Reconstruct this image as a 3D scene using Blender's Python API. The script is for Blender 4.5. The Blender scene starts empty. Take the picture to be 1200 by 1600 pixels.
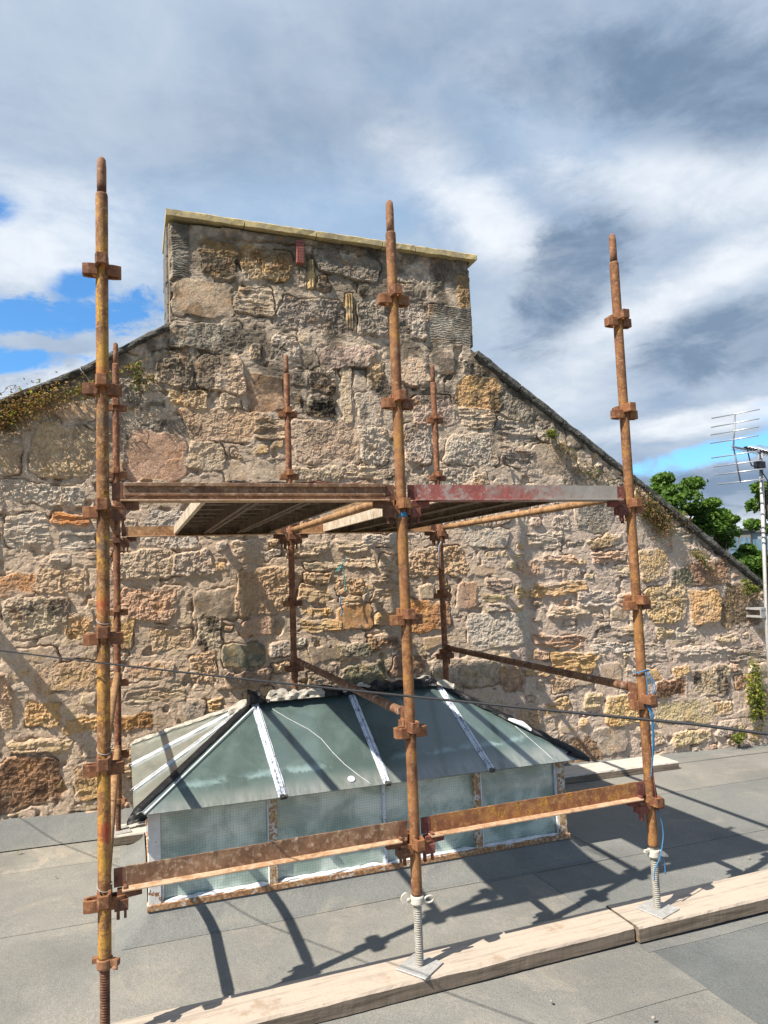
import bpy, bmesh, math, random
import numpy as np
from mathutils import Vector, Matrix, noise as mnoise

R = math.radians
scene = bpy.context.scene
COL = scene.collection

# ------------------------------------------------------------------ camera, sky, sun, exposure
cam_d = bpy.data.cameras.new("camera"); cam = bpy.data.objects.new("camera", cam_d); COL.objects.link(cam)
scene.camera = cam
cam_d.sensor_fit = 'VERTICAL'; cam_d.sensor_height = 24.0; cam_d.lens = 24.0 * 1100.2 / 1600.0
cam_d.clip_start = 0.05; cam_d.clip_end = 3000
rx, ux, fx = Vector((0.94199, -0.33352, -0.03765)), Vector((0.00723, -0.09200, 0.99573)), Vector((0.33556, 0.93824, 0.08425))
m = Matrix((rx, ux, -fx)).transposed().to_4x4(); m.translation = Vector((0.1130, -2.9952, 1.2097))
cam.matrix_world = m

SUN_EL, SUN_AZ = 51.5, math.atan2(-0.752, -0.261)      # the sun stands to the left, a little behind the camera
sd = Vector((0.752, 0.261, -1.0)).normalized()
sun_d = bpy.data.lights.new("sun", 'SUN'); sun_d.energy = 5.0; sun_d.angle = R(0.5); sun_d.color = (1.0, 0.93, 0.82)
sun = bpy.data.objects.new("sun", sun_d); COL.objects.link(sun)
sun.rotation_euler = sd.to_track_quat('-Z', 'Y').to_euler(); sun.location = (-8, -3, 12)

scene.render.engine = 'CYCLES'
scene.view_settings.view_transform = 'Standard'; scene.view_settings.look = 'None'
scene.view_settings.exposure = 0.78; scene.view_settings.gamma = 1.0
scene.cycles.max_bounces = 6


class NT:
    """small helper for node trees"""
    def __init__(s, tree):
        s.t = tree; s.n = tree.nodes; s.l = tree.links
    def add(s, typ, **kw):
        nd = s.n.new(typ)
        for k, v in kw.items(): setattr(nd, k, v)
        return nd
    def put(s, sock, v):
        if isinstance(v, (int, float)): sock.default_value = v
        elif isinstance(v, (tuple, list)):
            sock.default_value = tuple(v) + ((1.0,) if len(sock.default_value) == 4 and len(v) == 3 else ())
        else: s.l.new(v, sock)
    def math(s, op, a, b=None, c=None, clamp=False):
        nd = s.add('ShaderNodeMath', operation=op, use_clamp=clamp)
        for i, v in enumerate((a, b, c)):
            if v is not None: s.put(nd.inputs[i], v)
        return nd.outputs[0]
    def mix(s, f, a, b, mode='MIX'):
        nd = s.add('ShaderNodeMix', data_type='RGBA', blend_type=mode)
        s.put(nd.inputs[0], f); s.put(nd.inputs[6], a); s.put(nd.inputs[7], b)
        return nd.outputs[2]
    def noise(s, vec, scale, detail=4, rough=0.6, dist=0.0, out=0):
        nd = s.add('ShaderNodeTexNoise'); s.l.new(vec, nd.inputs['Vector'])
        nd.inputs['Scale'].default_value = scale; nd.inputs['Detail'].default_value = detail
        nd.inputs['Roughness'].default_value = rough; nd.inputs['Distortion'].default_value = dist
        return nd.outputs[out]
    def ramp(s, v, lo, hi, a=0.0, b=1.0):
        nd = s.add('ShaderNodeMapRange', interpolation_type='SMOOTHSTEP'); nd.clamp = True
        for i, x in enumerate((v, lo, hi, a, b)): s.put(nd.inputs[i], x)
        return nd.outputs[0]
    def mapping(s, vec, scale=(1, 1, 1), loc=(0, 0, 0), rot=(0, 0, 0)):
        nd = s.add('ShaderNodeMapping'); s.l.new(vec, nd.inputs[0])
        nd.inputs[1].default_value = loc; nd.inputs[2].default_value = rot; nd.inputs[3].default_value = scale
        return nd.outputs[0]
    def bump(s, h, strength=0.4, dist=0.01):
        nd = s.add('ShaderNodeBump'); s.l.new(h, nd.inputs['Height'])
        nd.inputs['Strength'].default_value = strength; nd.inputs['Distance'].default_value = dist
        return nd.outputs[0]


world = bpy.data.worlds.new("World"); scene.world = world; world.use_nodes = True
W = NT(world.node_tree); W.n.clear()
wo = W.add('ShaderNodeOutputWorld'); bg = W.add('ShaderNodeBackground'); W.l.new(bg.outputs[0], wo.inputs[0])
sky = W.add('ShaderNodeTexSky', sky_type='NISHITA'); sky.sun_disc = False
sky.sun_elevation = R(SUN_EL); sky.sun_rotation = math.atan2(-0.752, -0.261) % (2 * math.pi)
sky.air_density = 1.0; sky.dust_density = 0.6; sky.ozone_density = 2.5
tc = W.add('ShaderNodeTexCoord'); dirv = tc.outputs['Generated']
sx = W.add('ShaderNodeSeparateXYZ'); W.l.new(dirv, sx.inputs[0])
az = W.math('MULTIPLY', W.math('ARCTAN2', sx.outputs[0], sx.outputs[1]), 57.2958)      # degrees east of +Y
el = W.math('MULTIPLY', W.math('ARCSINE', sx.outputs[2]), 57.2958)
# clouds lie on a plane overhead: project the direction on it
zz = W.math('ADD', W.math('MAXIMUM', sx.outputs[2], 0.0), 0.22)
cv = W.add('ShaderNodeCombineXYZ')
W.l.new(W.math('DIVIDE', sx.outputs[0], zz), cv.inputs[0]); W.l.new(W.math('DIVIDE', sx.outputs[1], zz), cv.inputs[1])
cvec = cv.outputs[0]
n_big = W.noise(cvec, 1.5, 5, 0.55, 0.6)
n_mid = W.noise(W.mapping(cvec, (1, 1, 1), (3.1, 7.7, 0)), 4.0, 7, 0.6, 0.35)
n_fin = W.noise(W.mapping(cvec, (1, 1, 1), (9.1, 1.7, 0)), 9.0, 8, 0.62, 0.3)
n_dir = W.noise(W.mapping(dirv, (1, 1, 2.2)), 8.0, 10, 0.68, 0.3)

def blob(a0, e0, ra, re, tilt=0.0, soft=0.55, wob=1.3):
    """soft elliptical patch of sky round azimuth a0, elevation e0 with a ragged edge"""
    da = W.math('SUBTRACT', az, a0); de = W.math('SUBTRACT', el, e0)
    ct, st = math.cos(R(tilt)), math.sin(R(tilt))
    u = W.math('ADD', W.math('MULTIPLY', da, ct / ra), W.math('MULTIPLY', de, st / ra))
    v = W.math('ADD', W.math('MULTIPLY', da, -st / re), W.math('MULTIPLY', de, ct / re))
    d2 = W.math('ADD', W.math('MULTIPLY', u, u), W.math('MULTIPLY', v, v))
    d = W.math('ADD', W.math('SQRT', d2), W.math('MULTIPLY', W.math('SUBTRACT', n_dir, 0.5), wob * 2))
    return W.ramp(d, 1.0 + soft, 1.0 - soft)

def mx(*a):
    r = a[0]
    for b in a[1:]: r = W.math('MAXIMUM', r, b)
    return r
# holes of blue between the clouds
blue = mx(blob(-7.0, 19.3, 6.0, 1.7, 8, 0.35, 2.4), blob(-12, 15.8, 7, 1.0, 6, 0.35, 2.2), blob(-4, 21.5, 2.2, 1.0, 20, .5, 1.5), blob(-12, 26, 4.5, 1.4, 0, .4, 1.0),
          blob(45.8, 7.9, 6.0, 0.8, 6, 0.35, 1.5), blob(60, 9.5, 10, 2.0, 0, 0.4, 0.8), blob(-60, 25, 26, 9), blob(110, 22, 25, 8), blob(180, 35, 40, 12), blob(-120, 20, 30, 8))
thin = mx(W.math('MULTIPLY', blob(12, 27, 17, 4.0, 4, .9, .8), .8), W.math('MULTIPLY', blob(-2, 24.5, 9, 3.5, 0, .9, 1.0), .8), W.math('MULTIPLY', blob(36, 31, 12, 2.0, -20, .9, .8), .5))   # thin veil with blue showing through
white = mx(blob(29, 27.0, 8, 2.2, -38, 0.8, 1.2), blob(1, 14.8, 11, 2.6, 10, 0.4, 1.5), blob(45, 10.2, 9, 0.9, 3, 0.5, 1.0), blob(44, 19.6, 9, 1.5, 16, 0.8, 1.2),
           W.math('MULTIPLY', blob(46, 26.5, 10, 2.0, -12, 0.8, 1.2), .9), blob(47, 2.6, 7, 1.0, 0, 0.7, 0.7), W.math('MULTIPLY', blob(-8, 24, 7, 3.6, 10, .7, 1.2), .9), W.math('MULTIPLY', blob(36, 15, 6, 2.4, 30, .8, 1.0), .6))
dark = mx(W.math('MULTIPLY', blob(46, 32.5, 15, 3.0, -16, 0.7, 1.2), 1.0), W.math('MULTIPLY', blob(35.2, 21.8, 5.6, 3.3, 35, 0.45, 1.4), 1.0), W.math('MULTIPLY', blob(47.5, 15.8, 6.5, 2.4, 8, 0.5, 1.3), .9),
          W.math('MULTIPLY', blob(14, 33.5, 16, 3.0, 6, 0.9, 1.2), 0.42), W.math('MULTIPLY', blob(46, 5.0, 10, 1.7, 0, 0.6, 0.9), 0.8), W.math('MULTIPLY', blob(26, 38, 14, 2.4, 0, .9, 1.0), 0.35))
vary = W.ramp(W.math('ADD', W.math('MULTIPLY', n_mid, 0.55), W.math('MULTIPLY', n_fin, 0.45)), 0.38, 0.62)
n_str = W.noise(W.mapping(cvec, (1.0, 3.2, 1), (2.0, 5.0, 0), (0, 0, R(-28))), 2.6, 7, 0.62, 0.5)      # wind streaks
cl = W.mix(W.ramp(n_big, 0.36, 0.64), (0.37, 0.475, 0.63), (0.50, 0.60, 0.73))
cl = W.mix(W.math('MULTIPLY', thin, 0.85), cl, (0.37, 0.55, 0.79))
cl = W.mix(W.math('MULTIPLY', W.ramp(n_str, 0.40, 0.74), 0.13), cl, (0.70, 0.77, 0.87))
cl = W.mix(W.math('MULTIPLY', vary, 0.26), cl, (0.80, 0.84, 0.90))
cl = W.mix(W.math('MULTIPLY', white, W.math('ADD', 0.62, W.math('MULTIPLY', vary, 0.3))), cl, (0.98, 1.0, 1.03))
cl = W.mix(W.math('MULTIPLY', dark, W.math('ADD', 0.95, W.math('MULTIPLY', W.ramp(n_mid, .42, .62), -0.42))), cl, (0.19, 0.275, 0.40))
skyb = W.mix(1.0, sky.outputs[0], (0.56, 0.98, 1.26), 'MULTIPLY')
tot = W.mix(blue, W.mix(1.0, cl, (5.6, 5.75, 5.9), 'MULTIPLY'), skyb)
# the Nishita value times 0.1 is the daylight level asked for; the cloud colours are on the same scale as the picture
bg.inputs[1].default_value = 0.10
lp = W.ramp(sx.outputs[2], -0.02, 0.0)
W.put(bg.inputs[0], W.mix(lp, (1.3, 1.35, 1.2), tot))

# ------------------------------------------------------------------ object helpers
def tag(o, label=None, cat=None, group=None, kind=None):
    if label: o['label'] = label
    if cat: o['category'] = cat
    if group: o['group'] = group
    if kind: o['kind'] = kind
    return o

def empty(name, loc=(0, 0, 0), rz=0.0, label=None, cat=None, group=None):
    o = bpy.data.objects.new(name, None); COL.objects.link(o); o.location = loc; o.rotation_euler = (0, 0, rz)
    o.empty_display_size = 0.1
    return tag(o, label, cat, group)

class MB:
    """collects simple solids into one mesh"""
    def __init__(s): s.v = []; s.f = []; s.sm = []
    def add(s, vs, fs, smooth=False):
        b = len(s.v); s.v += [tuple(v) for v in vs]; s.f += [tuple(b + i for i in f) for f in fs]; s.sm += [smooth] * len(fs); return s
    def box(s, c, d, rot=None):
        hx, hy, hz = d[0] / 2, d[1] / 2, d[2] / 2
        vs = [Vector((x, y, z)) for x in (-hx, hx) for y in (-hy, hy) for z in (-hz, hz)]
        if rot is not None: vs = [rot @ v for v in vs]
        c = Vector(c)
        return s.add([v + c for v in vs], [(0, 1, 3, 2), (4, 6, 7, 5), (0, 4, 5, 1), (2, 3, 7, 6), (0, 2, 6, 4), (1, 5, 7, 3)])
    def span(s, a, b, w, h, up=(0, 0, 1)):
        """box from a to b, w wide sideways, h high"""
        a, b, up = Vector(a), Vector(b), Vector(up); x = (b - a); L = x.length; x.normalize()
        y = up.cross(x).normalized(); z = x.cross(y)
        return s.box((a + b) / 2, (L, w, h), Matrix((x, y, z)).transposed())
    def prism(s, pts, ax, a, b):
        """closed outline pts (2D) extruded along axis ax (0,1,2) from a to b"""
        def P(p, t):
            return {0: (t, p[0], p[1]), 1: (p[0], t, p[1]), 2: (p[0], p[1], t)}[ax]
        n = len(pts)
        return s.add([P(p, a) for p in pts] + [P(p, b) for p in pts],
                     [tuple(range(n)), tuple(range(2 * n - 1, n - 1, -1))] + [(i, (i + 1) % n, n + (i + 1) % n, n + i) for i in range(n)])
    def loft(s, rings, closed_ends=True, smooth=True):
        n = len(rings[0]); vs = [p for r in rings for p in r]; fs = []
        for k in range(len(rings) - 1):
            for i in range(n):
                j = (i + 1) % n; fs.append((k * n + i, k * n + j, (k + 1) * n + j, (k + 1) * n + i))
        b = len(s.v); s.add(vs, fs, smooth)
        if closed_ends:
            s.f += [tuple(b + i for i in range(n))[::-1], tuple(b + (len(rings) - 1) * n + i for i in range(n))]; s.sm += [False, False]
        return s
    def path(s, pts, r, n=10):
        """tube along points; r a number or a list"""
        pts = [Vector(p) for p in pts]; rs = r if isinstance(r, (list, tuple)) else [r] * len(pts)
        ref = Vector((0.13, 0.21, 0.97)); rings = []
        for i, p in enumerate(pts):
            t = (pts[min(i + 1, len(pts) - 1)] - pts[max(i - 1, 0)]).normalized()
            a = ref - t * ref.dot(t)
            if a.length < 0.05: a = Vector((1, 0, 0)) - t * t.x
            a.normalize(); b = t.cross(a); ref = a
            rings.append([p + (a * math.cos(q) + b * math.sin(q)) * rs[i] for q in [2 * math.pi * k / n for k in range(n)]])
        return s.loft(rings)
    def lathe(s, prof, n=20, c=(0, 0, 0), smooth=True):
        return s.loft([[(c[0] + r * math.cos(2 * math.pi * k / n), c[1] + r * math.sin(2 * math.pi * k / n), c[2] + z) for k in range(n)] for z, r in prof], True, smooth)
    def build(s, name, mat, parent=None, bevel=0.0, loc=None):
        me = bpy.data.meshes.new(name); me.from_pydata(s.v, [], s.f)
        bm = bmesh.new(); bm.from_mesh(me); bmesh.ops.recalc_face_normals(bm, faces=bm.faces); bm.to_mesh(me); bm.free()
        if len(s.sm) == len(me.polygons): me.polygons.foreach_set('use_smooth', s.sm)
        me.update()
        o = bpy.data.objects.new(name, me); COL.objects.link(o)
        if mat: me.materials.append(mat)
        if parent: o.parent = parent
        if loc: o.location = loc
        if bevel:
            md = o.modifiers.new('bevel', 'BEVEL'); md.width = bevel; md.segments = 1; md.limit_method = 'ANGLE'; md.angle_limit = R(50)
        return o

def copy_tree(o, parent=None):
    c = o.copy(); COL.objects.link(c)
    c.parent = parent
    for ch in list(o.children): copy_tree(ch, c)
    return c

# ------------------------------------------------------------------ materials
def mat(name):
    m = bpy.data.materials.new(name); m.use_nodes = True; t = NT(m.node_tree)
    b = t.n['Principled BSDF']
    return m, t, b

def objvec(t, rnd=True, src='Object'):
    tc = t.add('ShaderNodeTexCoord'); v = tc.outputs[src]
    if rnd:
        oi = t.add('ShaderNodeObjectInfo'); va = t.add('ShaderNodeVectorMath', operation='ADD'); t.l.new(v, va.inputs[0])
        cx = t.add('ShaderNodeCombineXYZ'); t.l.new(t.math('MULTIPLY', oi.outputs['Random'], 37.0), cx.inputs[0]); t.l.new(t.math('MULTIPLY', oi.outputs['Random'], 91.0), cx.inputs[1])
        t.l.new(cx.outputs[0], va.inputs[1]); v = va.outputs[0]
    return v

def rust(name, base=(0.30, 0.135, 0.055), deep=(0.13, 0.050, 0.026), pale=(0.42, 0.25, 0.13), paint=None, amount=0.0, rough=0.75, red=None, redamt=0.0, dust=None, dustamt=0.0, bands=()):
    m, t, b = mat(name); v = objvec(t)
    n1 = t.noise(v, 9, 6, 0.7); n2 = t.noise(v, 45, 5, 0.7); n3 = t.noise(t.mapping(v, (1, 1, .35)), 22, 6, 0.75)
    c = t.mix(t.ramp(n1, 0.35, 0.65), deep, base)
    c = t.mix(t.ramp(n2, 0.48, 0.72), c, pale)
    c = t.mix(t.math('MULTIPLY', t.ramp(n3, 0.55, 0.62), 0.6), c, tuple(x * 0.6 for x in deep))
    if paint:
        th = 0.5 + (0.5 - amount) * 0.28
        pm = t.ramp(t.math('ADD', t.math('ADD', t.math('MULTIPLY', n3, 0.45), t.math('MULTIPLY', n1, 0.25)), t.math('MULTIPLY', t.noise(v, 95, 4, .8), 0.30)), th - .015, th + .035)
        pc = t.mix(t.ramp(n2, 0.35, 0.7), paint, tuple(x * 0.65 for x in paint))
        c = t.mix(pm, c, pc)
    if red:
        c = t.mix(t.math('MULTIPLY', t.ramp(t.noise(v, 5.5, 4, 0.6), 0.66 - redamt, 0.70 - redamt), 0.85), c, red)
    if dust:
        c = t.mix(t.math('MULTIPLY', t.ramp(t.noise(t.mapping(v, (1, 1, 1), (4, 4, 4)), 14, 5, .75), 0.62 - dustamt, 0.72 - dustamt), 0.8), c, dust)
    for zc_, colr in bands:        # old spray marks
        tc_ = t.add('ShaderNodeTexCoord'); sp = t.add('ShaderNodeSeparateXYZ'); t.l.new(tc_.outputs['Object'], sp.inputs[0])
        dd = t.math('ADD', t.math('ABSOLUTE', t.math('SUBTRACT', sp.outputs[2], zc_)), t.math('ADD', t.math('MULTIPLY', n3, 0.22), t.math('MULTIPLY', n2, .10)))
        c = t.mix(t.math('MULTIPLY', t.ramp(dd, 0.225, 0.15), 0.6), c, colr)
    t.put(b.inputs['Base Color'], c); b.inputs['Roughness'].default_value = rough; b.inputs['Specular IOR Level'].default_value = 0.3
    t.l.new(t.bump(t.math('ADD', n2, t.math('MULTIPLY', n3, 0.7)), 0.5, 0.0025), b.inputs['Normal'])
    return m

def plain(name, col, rough=0.6, metal=0.0, var=0.25, scale=18, bump=0.2, bd=0.003, spec=0.4, col2=None):
    m, t, b = mat(name); v = objvec(t); n = t.noise(v, scale, 6, 0.7); n2 = t.noise(v, scale * 4, 4, 0.7)
    c2 = col2 or tuple(x * (1 - 2 * var) for x in col)
    t.put(b.inputs['Base Color'], t.mix(t.ramp(t.math('ADD', t.math('MULTIPLY', n, .65), t.math('MULTIPLY', n2, .35)), 0.36, 0.64), c2, col))
    b.inputs['Roughness'].default_value = rough; b.inputs['Metallic'].default_value = metal; b.inputs['Specular IOR Level'].default_value = spec
    if bump: t.l.new(t.bump(t.math('ADD', n, t.math('MULTIPLY', n2, .4)), bump, bd), b.inputs['Normal'])
    return m

def peel(name, paint=(0.72, 0.70, 0.66), under=(0.25, 0.12, 0.055), under2=(0.40, 0.25, 0.11), keep=0.5, scale=9):
    m, t, b = mat(name); v = objvec(t); n = t.noise(v, scale, 7, 0.72); n2 = t.noise(v, scale * 4, 6, 0.7)
    s = t.math('ADD', t.math('MULTIPLY', n, .7), t.math('MULTIPLY', n2, .3))
    u = t.mix(t.ramp(n2, .4, .6), under, under2)
    k = t.ramp(s, 0.62 - 0.25 * keep, 0.64 - 0.25 * keep)
    t.put(b.inputs['Base Color'], t.mix(k, u, t.mix(t.ramp(n2, .3, .7), paint, tuple(x * .8 for x in paint))))
    b.inputs['Roughness'].default_value = 0.7
    t.l.new(t.bump(t.math('ADD', k, n2), 0.5, 0.002), b.inputs['Normal'])
    return m

def timber(name, top=(0.52, 0.42, 0.33), worn=(0.36, 0.21, 0.10), grey=(0.30, 0.25, 0.20), axis=0):
    m, t, b = mat(name); v = objvec(t)
    sc = [1, 1, 1]; sc = [18, 18, 18]; sc[axis] = 1.2
    g = t.noise(t.mapping(v, tuple(sc)), 2.2, 7, 0.65, 0.4); l = t.noise(v, 3.2, 5, 0.7); f = t.noise(v, 60, 4, 0.7)
    c = t.mix(t.ramp(l, 0.56, 0.70), top, worn)
    c = t.mix(t.math('MULTIPLY', t.ramp(g, 0.50, 0.62), 0.75), c, grey)
    c = t.mix(t.math('MULTIPLY', t.ramp(f, 0.60, 0.75), 0.5), c, (0.16, 0.11, 0.07))
    geo = t.add('ShaderNodeNewGeometry'); nz = t.add('ShaderNodeSeparateXYZ'); t.l.new(geo.outputs['True Normal'], nz.inputs[0])
    sidew = t.ramp(nz.outputs[2], 0.2, 0.6, 0.95, 0.0)          # side faces are mixed to a darker brown than the upper faces
    c = t.mix(sidew, c, t.mix(t.ramp(g, .4, .65), (0.185, 0.145, 0.108), (0.09, 0.070, 0.052)))
    pe = t.ramp(geo.outputs['Pointiness'], 0.62, 0.72)
    c = t.mix(t.math('MULTIPLY', pe, 0.7), c, (0.42, 0.24, 0.10))
    t.put(b.inputs['Base Color'], c); b.inputs['Roughness'].default_value = 0.85; b.inputs['Specular IOR Level'].default_value = 0.2
    t.l.new(t.bump(t.math('ADD', g, t.math('MULTIPLY', f, 0.5)), 0.6, 0.004), b.inputs['Normal'])
    return m

M = {}
M['rust_orange'] = rust('rust_orange', (0.27, 0.120, 0.048), (0.13, 0.055, 0.026), (0.36, 0.20, 0.10), (0.37, 0.185, 0.05), 0.40, dust=(0.50, 0.44, 0.36), dustamt=-0.03)
M['rust_yellow'] = rust('rust_yellow', (0.29, 0.135, 0.05), (0.14, 0.062, 0.028), (0.44, 0.25, 0.11), (0.52, 0.28, 0.055), 0.45, bands=((2.05, (.34, .04, .03)), (1.13, (.34, .04, .03)), (.27, (.42, .06, .03)), (1.35, (.10, .08, .07)), (1.86, (.05, .05, .05))))
M['rust_brown'] = rust('rust_brown', (0.26, 0.125, 0.06), (0.12, 0.05, 0.03), (0.38, 0.22, 0.13))
M['rust_red'] = rust('rust_red', (0.24, 0.105, 0.05), (0.13, 0.050, 0.028), (0.42, 0.22, 0.12))
M['rust_scaly'] = rust('rust_scaly', (0.24, 0.140, 0.080), (0.13, 0.070, 0.040), (0.40, 0.28, 0.19), dust=(0.52, 0.40, 0.32), dustamt=0.03)
M['rust_tube'] = rust('rust_tube', (0.36, 0.20, 0.09), (0.20, 0.10, 0.045), (0.50, 0.34, 0.19), dust=(0.50, 0.44, 0.36), dustamt=-0.02)
M['rust_tube_dark'] = rust('rust_tube_dark', (0.20, 0.10, 0.05), (0.10, 0.045, 0.025), (0.30, 0.18, 0.11), dust=(0.45, 0.36, 0.28), dustamt=0.06)
M['red_paint'] = rust('red_paint', (0.34, 0.15, 0.10), (0.22, 0.10, 0.07), (0.34, 0.31, 0.28), (0.36, 0.12, 0.10), 0.72, dust=(0.36, 0.33, 0.29), dustamt=0.12)
m_, t_, b_ = M['red_paint'], NT(M['red_paint'].node_tree), M['red_paint'].node_tree.nodes['Principled BSDF']
src = b_.inputs['Base Color'].links[0].from_socket; tcx = t_.add('ShaderNodeTexCoord'); spx = t_.add('ShaderNodeSeparateXYZ'); t_.l.new(tcx.outputs['Object'], spx.inputs[0])
fade = t_.math('ADD', spx.outputs[0], t_.math('MULTIPLY', t_.math('SUBTRACT', t_.noise(tcx.outputs['Object'], 7, 6, .75), .5), 1.6))
t_.put(b_.inputs['Base Color'], t_.mix(t_.math('MULTIPLY', t_.ramp(fade, 0.45, 0.95), 0.9), src, (0.30, 0.285, 0.25)))       # the red has worn off towards the right end
M['yellow_angle'] = rust('yellow_angle', (0.30, 0.13, 0.05), (0.17, 0.07, 0.035), (0.42, 0.24, 0.10), (0.46, 0.245, 0.045), 0.36)
M['rust_dark'] = rust('rust_dark', (0.17, 0.075, 0.04), (0.08, 0.035, 0.022), (0.26, 0.14, 0.08))
M['rust_flange'] = rust('rust_flange', (0.50, 0.34, 0.22), (0.34, 0.19, 0.10), (0.58, 0.44, 0.32))
M['rust_maroon'] = rust('rust_maroon', (0.22, 0.07, 0.05), (0.10, 0.035, 0.03), (0.30, 0.13, 0.09))
M['galv'] = plain('galvanised_steel', (0.46, 0.45, 0.43), 0.6, 0.2, 0.15, 30, 0.2, 0.001, 0.4)
M['jack_grey'] = plain('grey_screw_steel', (0.38, 0.37, 0.33), 0.65, 0.2, 0.2, 30, 0.1, 0.001, 0.4, (0.26, 0.23, 0.19))
M['cast_white'] = plain('whitened_cast_iron', (0.62, 0.59, 0.52), 0.8, 0.0, 0.15, 25, 0.4, 0.003, 0.3, (0.42, 0.37, 0.30))
M['alu'] = plain('dull_aluminium', (0.55, 0.57, 0.60), 0.4, 0.7, 0.1, 20, 0.0)
M['alu_dark'] = plain('weathered_aluminium', (0.30, 0.31, 0.33), 0.5, 0.5, 0.1, 20, 0.0)
M['black_plastic'] = plain('black_plastic', (0.03, 0.03, 0.035), 0.5, 0, 0.2, 20, 0.0)
M['cable'] = plain('black_cable_sheath', (0.025, 0.025, 0.028), 0.6, 0, 0.1, 20, 0.0, spec=0.25)
M['blue_twine'] = plain('blue_twine', (0.06, 0.22, 0.42), 0.7, 0, 0.2, 200, 0.3, 0.001)
M['teal_twine'] = plain('teal_twine', (0.05, 0.32, 0.34), 0.7, 0, 0.2, 200, 0.3, 0.001)
M['bitumen'] = plain('black_bitumen', (0.010, 0.010, 0.012), 0.45, 0, 0.3, 22, 0.5, 0.008, 0.4)
M['cement'] = plain('pale_cement', (0.56, 0.51, 0.43), 0.95, 0, 0.2, 30, 0.8, 0.012, 0.2)
M['putty'] = plain('white_putty', (0.72, 0.73, 0.74), 0.7, 0, 0.12, 20, 0.6, 0.006, 0.3)
M['lead_strip'] = peel('painted_lead_strip', (0.66, 0.70, 0.76), (0.20, 0.22, 0.27), (0.34, 0.37, 0.42), 0.72, 14)
M['white_paint'] = peel('peeling_white_paint', keep=0.85, scale=7)
M['rust_white'] = peel('rusty_window_rail', (0.66, 0.60, 0.52), (0.24, 0.11, 0.05), (0.42, 0.26, 0.13), 0.25, 16)
M['rust_white_mid'] = peel('rust_and_white_mullion', (0.66, 0.62, 0.56), (0.26, 0.14, 0.07), (0.50, 0.36, 0.18), 0.45, 14)
M['coping'] = plain('yellow_sandstone', (0.56, 0.44, 0.21), 0.9, 0, 0.1, 7, 0.5, 0.006, 0.2, (0.33, 0.27, 0.17))
M['slate_cope'] = plain('dark_weathered_cope', (0.17, 0.16, 0.14), 0.95, 0, 0.25, 16, 1.0, 0.025, 0.15, (0.045, 0.045, 0.04))
M['sole'] = timber('bleached_timber', (0.44, 0.365, 0.295), (0.30, 0.215, 0.145), (0.30, 0.25, 0.205))
M['sole_grey'] = timber('grey_timber', (0.52, 0.48, 0.42), (0.46, 0.38, 0.28), (0.36, 0.33, 0.29))
M['plank_steel'] = rust('plank_steel', (0.19, 0.14, 0.10), (0.10, 0.07, 0.05), (0.32, 0.25, 0.18))
M['plank_edge_sunlit'] = rust('plank_edge_sunlit', (0.56, 0.48, 0.37), (0.40, 0.30, 0.20), (0.62, 0.55, 0.45))  # sunlit copy of the plank steel, the sun put into a paler colour
M['brick_red'] = plain('red_brick', (0.36, 0.12, 0.09), 0.9, 0, 0.2, 30, 0.4, 0.003)
M['brick_hole'] = plain('brick_perforation', (0.05, 0.03, 0.03), 0.95, 0, 0.1, 30, 0)
M['iron'] = rust('old_iron', (0.09, 0.06, 0.05), (0.05, 0.035, 0.03), (0.15, 0.10, 0.07))
M['pebble'] = plain('pebble_stone', (0.35, 0.32, 0.28), 0.9, 0, 0.2, 60, 0.3)

# ------------------------------------------------------------------ numpy noise
_rng = np.random.default_rng(5)
_T = [_rng.random((256, 256)).astype(np.float32) for _ in range(8)]
def vn(x, z, k=0):
    T = _T[k % 8]; xi = np.floor(x).astype(int); zi = np.floor(z).astype(int); fx_ = x - xi; fz = z - zi
    fx_ = fx_ * fx_ * (3 - 2 * fx_); fz = fz * fz * (3 - 2 * fz)
    o = 17 * k; xi = xi + o; a = T[xi & 255, zi & 255]; b = T[(xi + 1) & 255, zi & 255]; c = T[xi & 255, (zi + 1) & 255]; d = T[(xi + 1) & 255, (zi + 1) & 255]
    return (a * (1 - fx_) + b * fx_) * (1 - fz) + (c * (1 - fx_) + d * fx_) * fz
def fbm(x, z, s, o=4, g=0.55, k=0):
    r = 0; a = 1; t = 0
    for i in range(o): r = r + a * vn(x / s + 3.7 * i, z / s - 5.1 * i, k + i); t += a; a *= g; s = s * 0.5
    return r / t
def ridge(x, z, s, o=3, g=0.6, k=0):
    r = 0; a = 1; t = 0
    for i in range(o): r = r + a * (1 - np.abs(2 * vn(x / s + 1.7 * i, z / s + 2.3 * i, k + i) - 1)); t += a; a *= g; s = s * 0.5
    return r / t
def sst(e0, e1, x):
    t = np.clip((x - e0) / (e1 - e0), 0, 1); return t * t * (3 - 2 * t)

# ------------------------------------------------------------------ flat roof
def gz(X, Y): return -0.572 - 0.008 * X - 0.010 * Y - 0.0055 * X * Y

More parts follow.
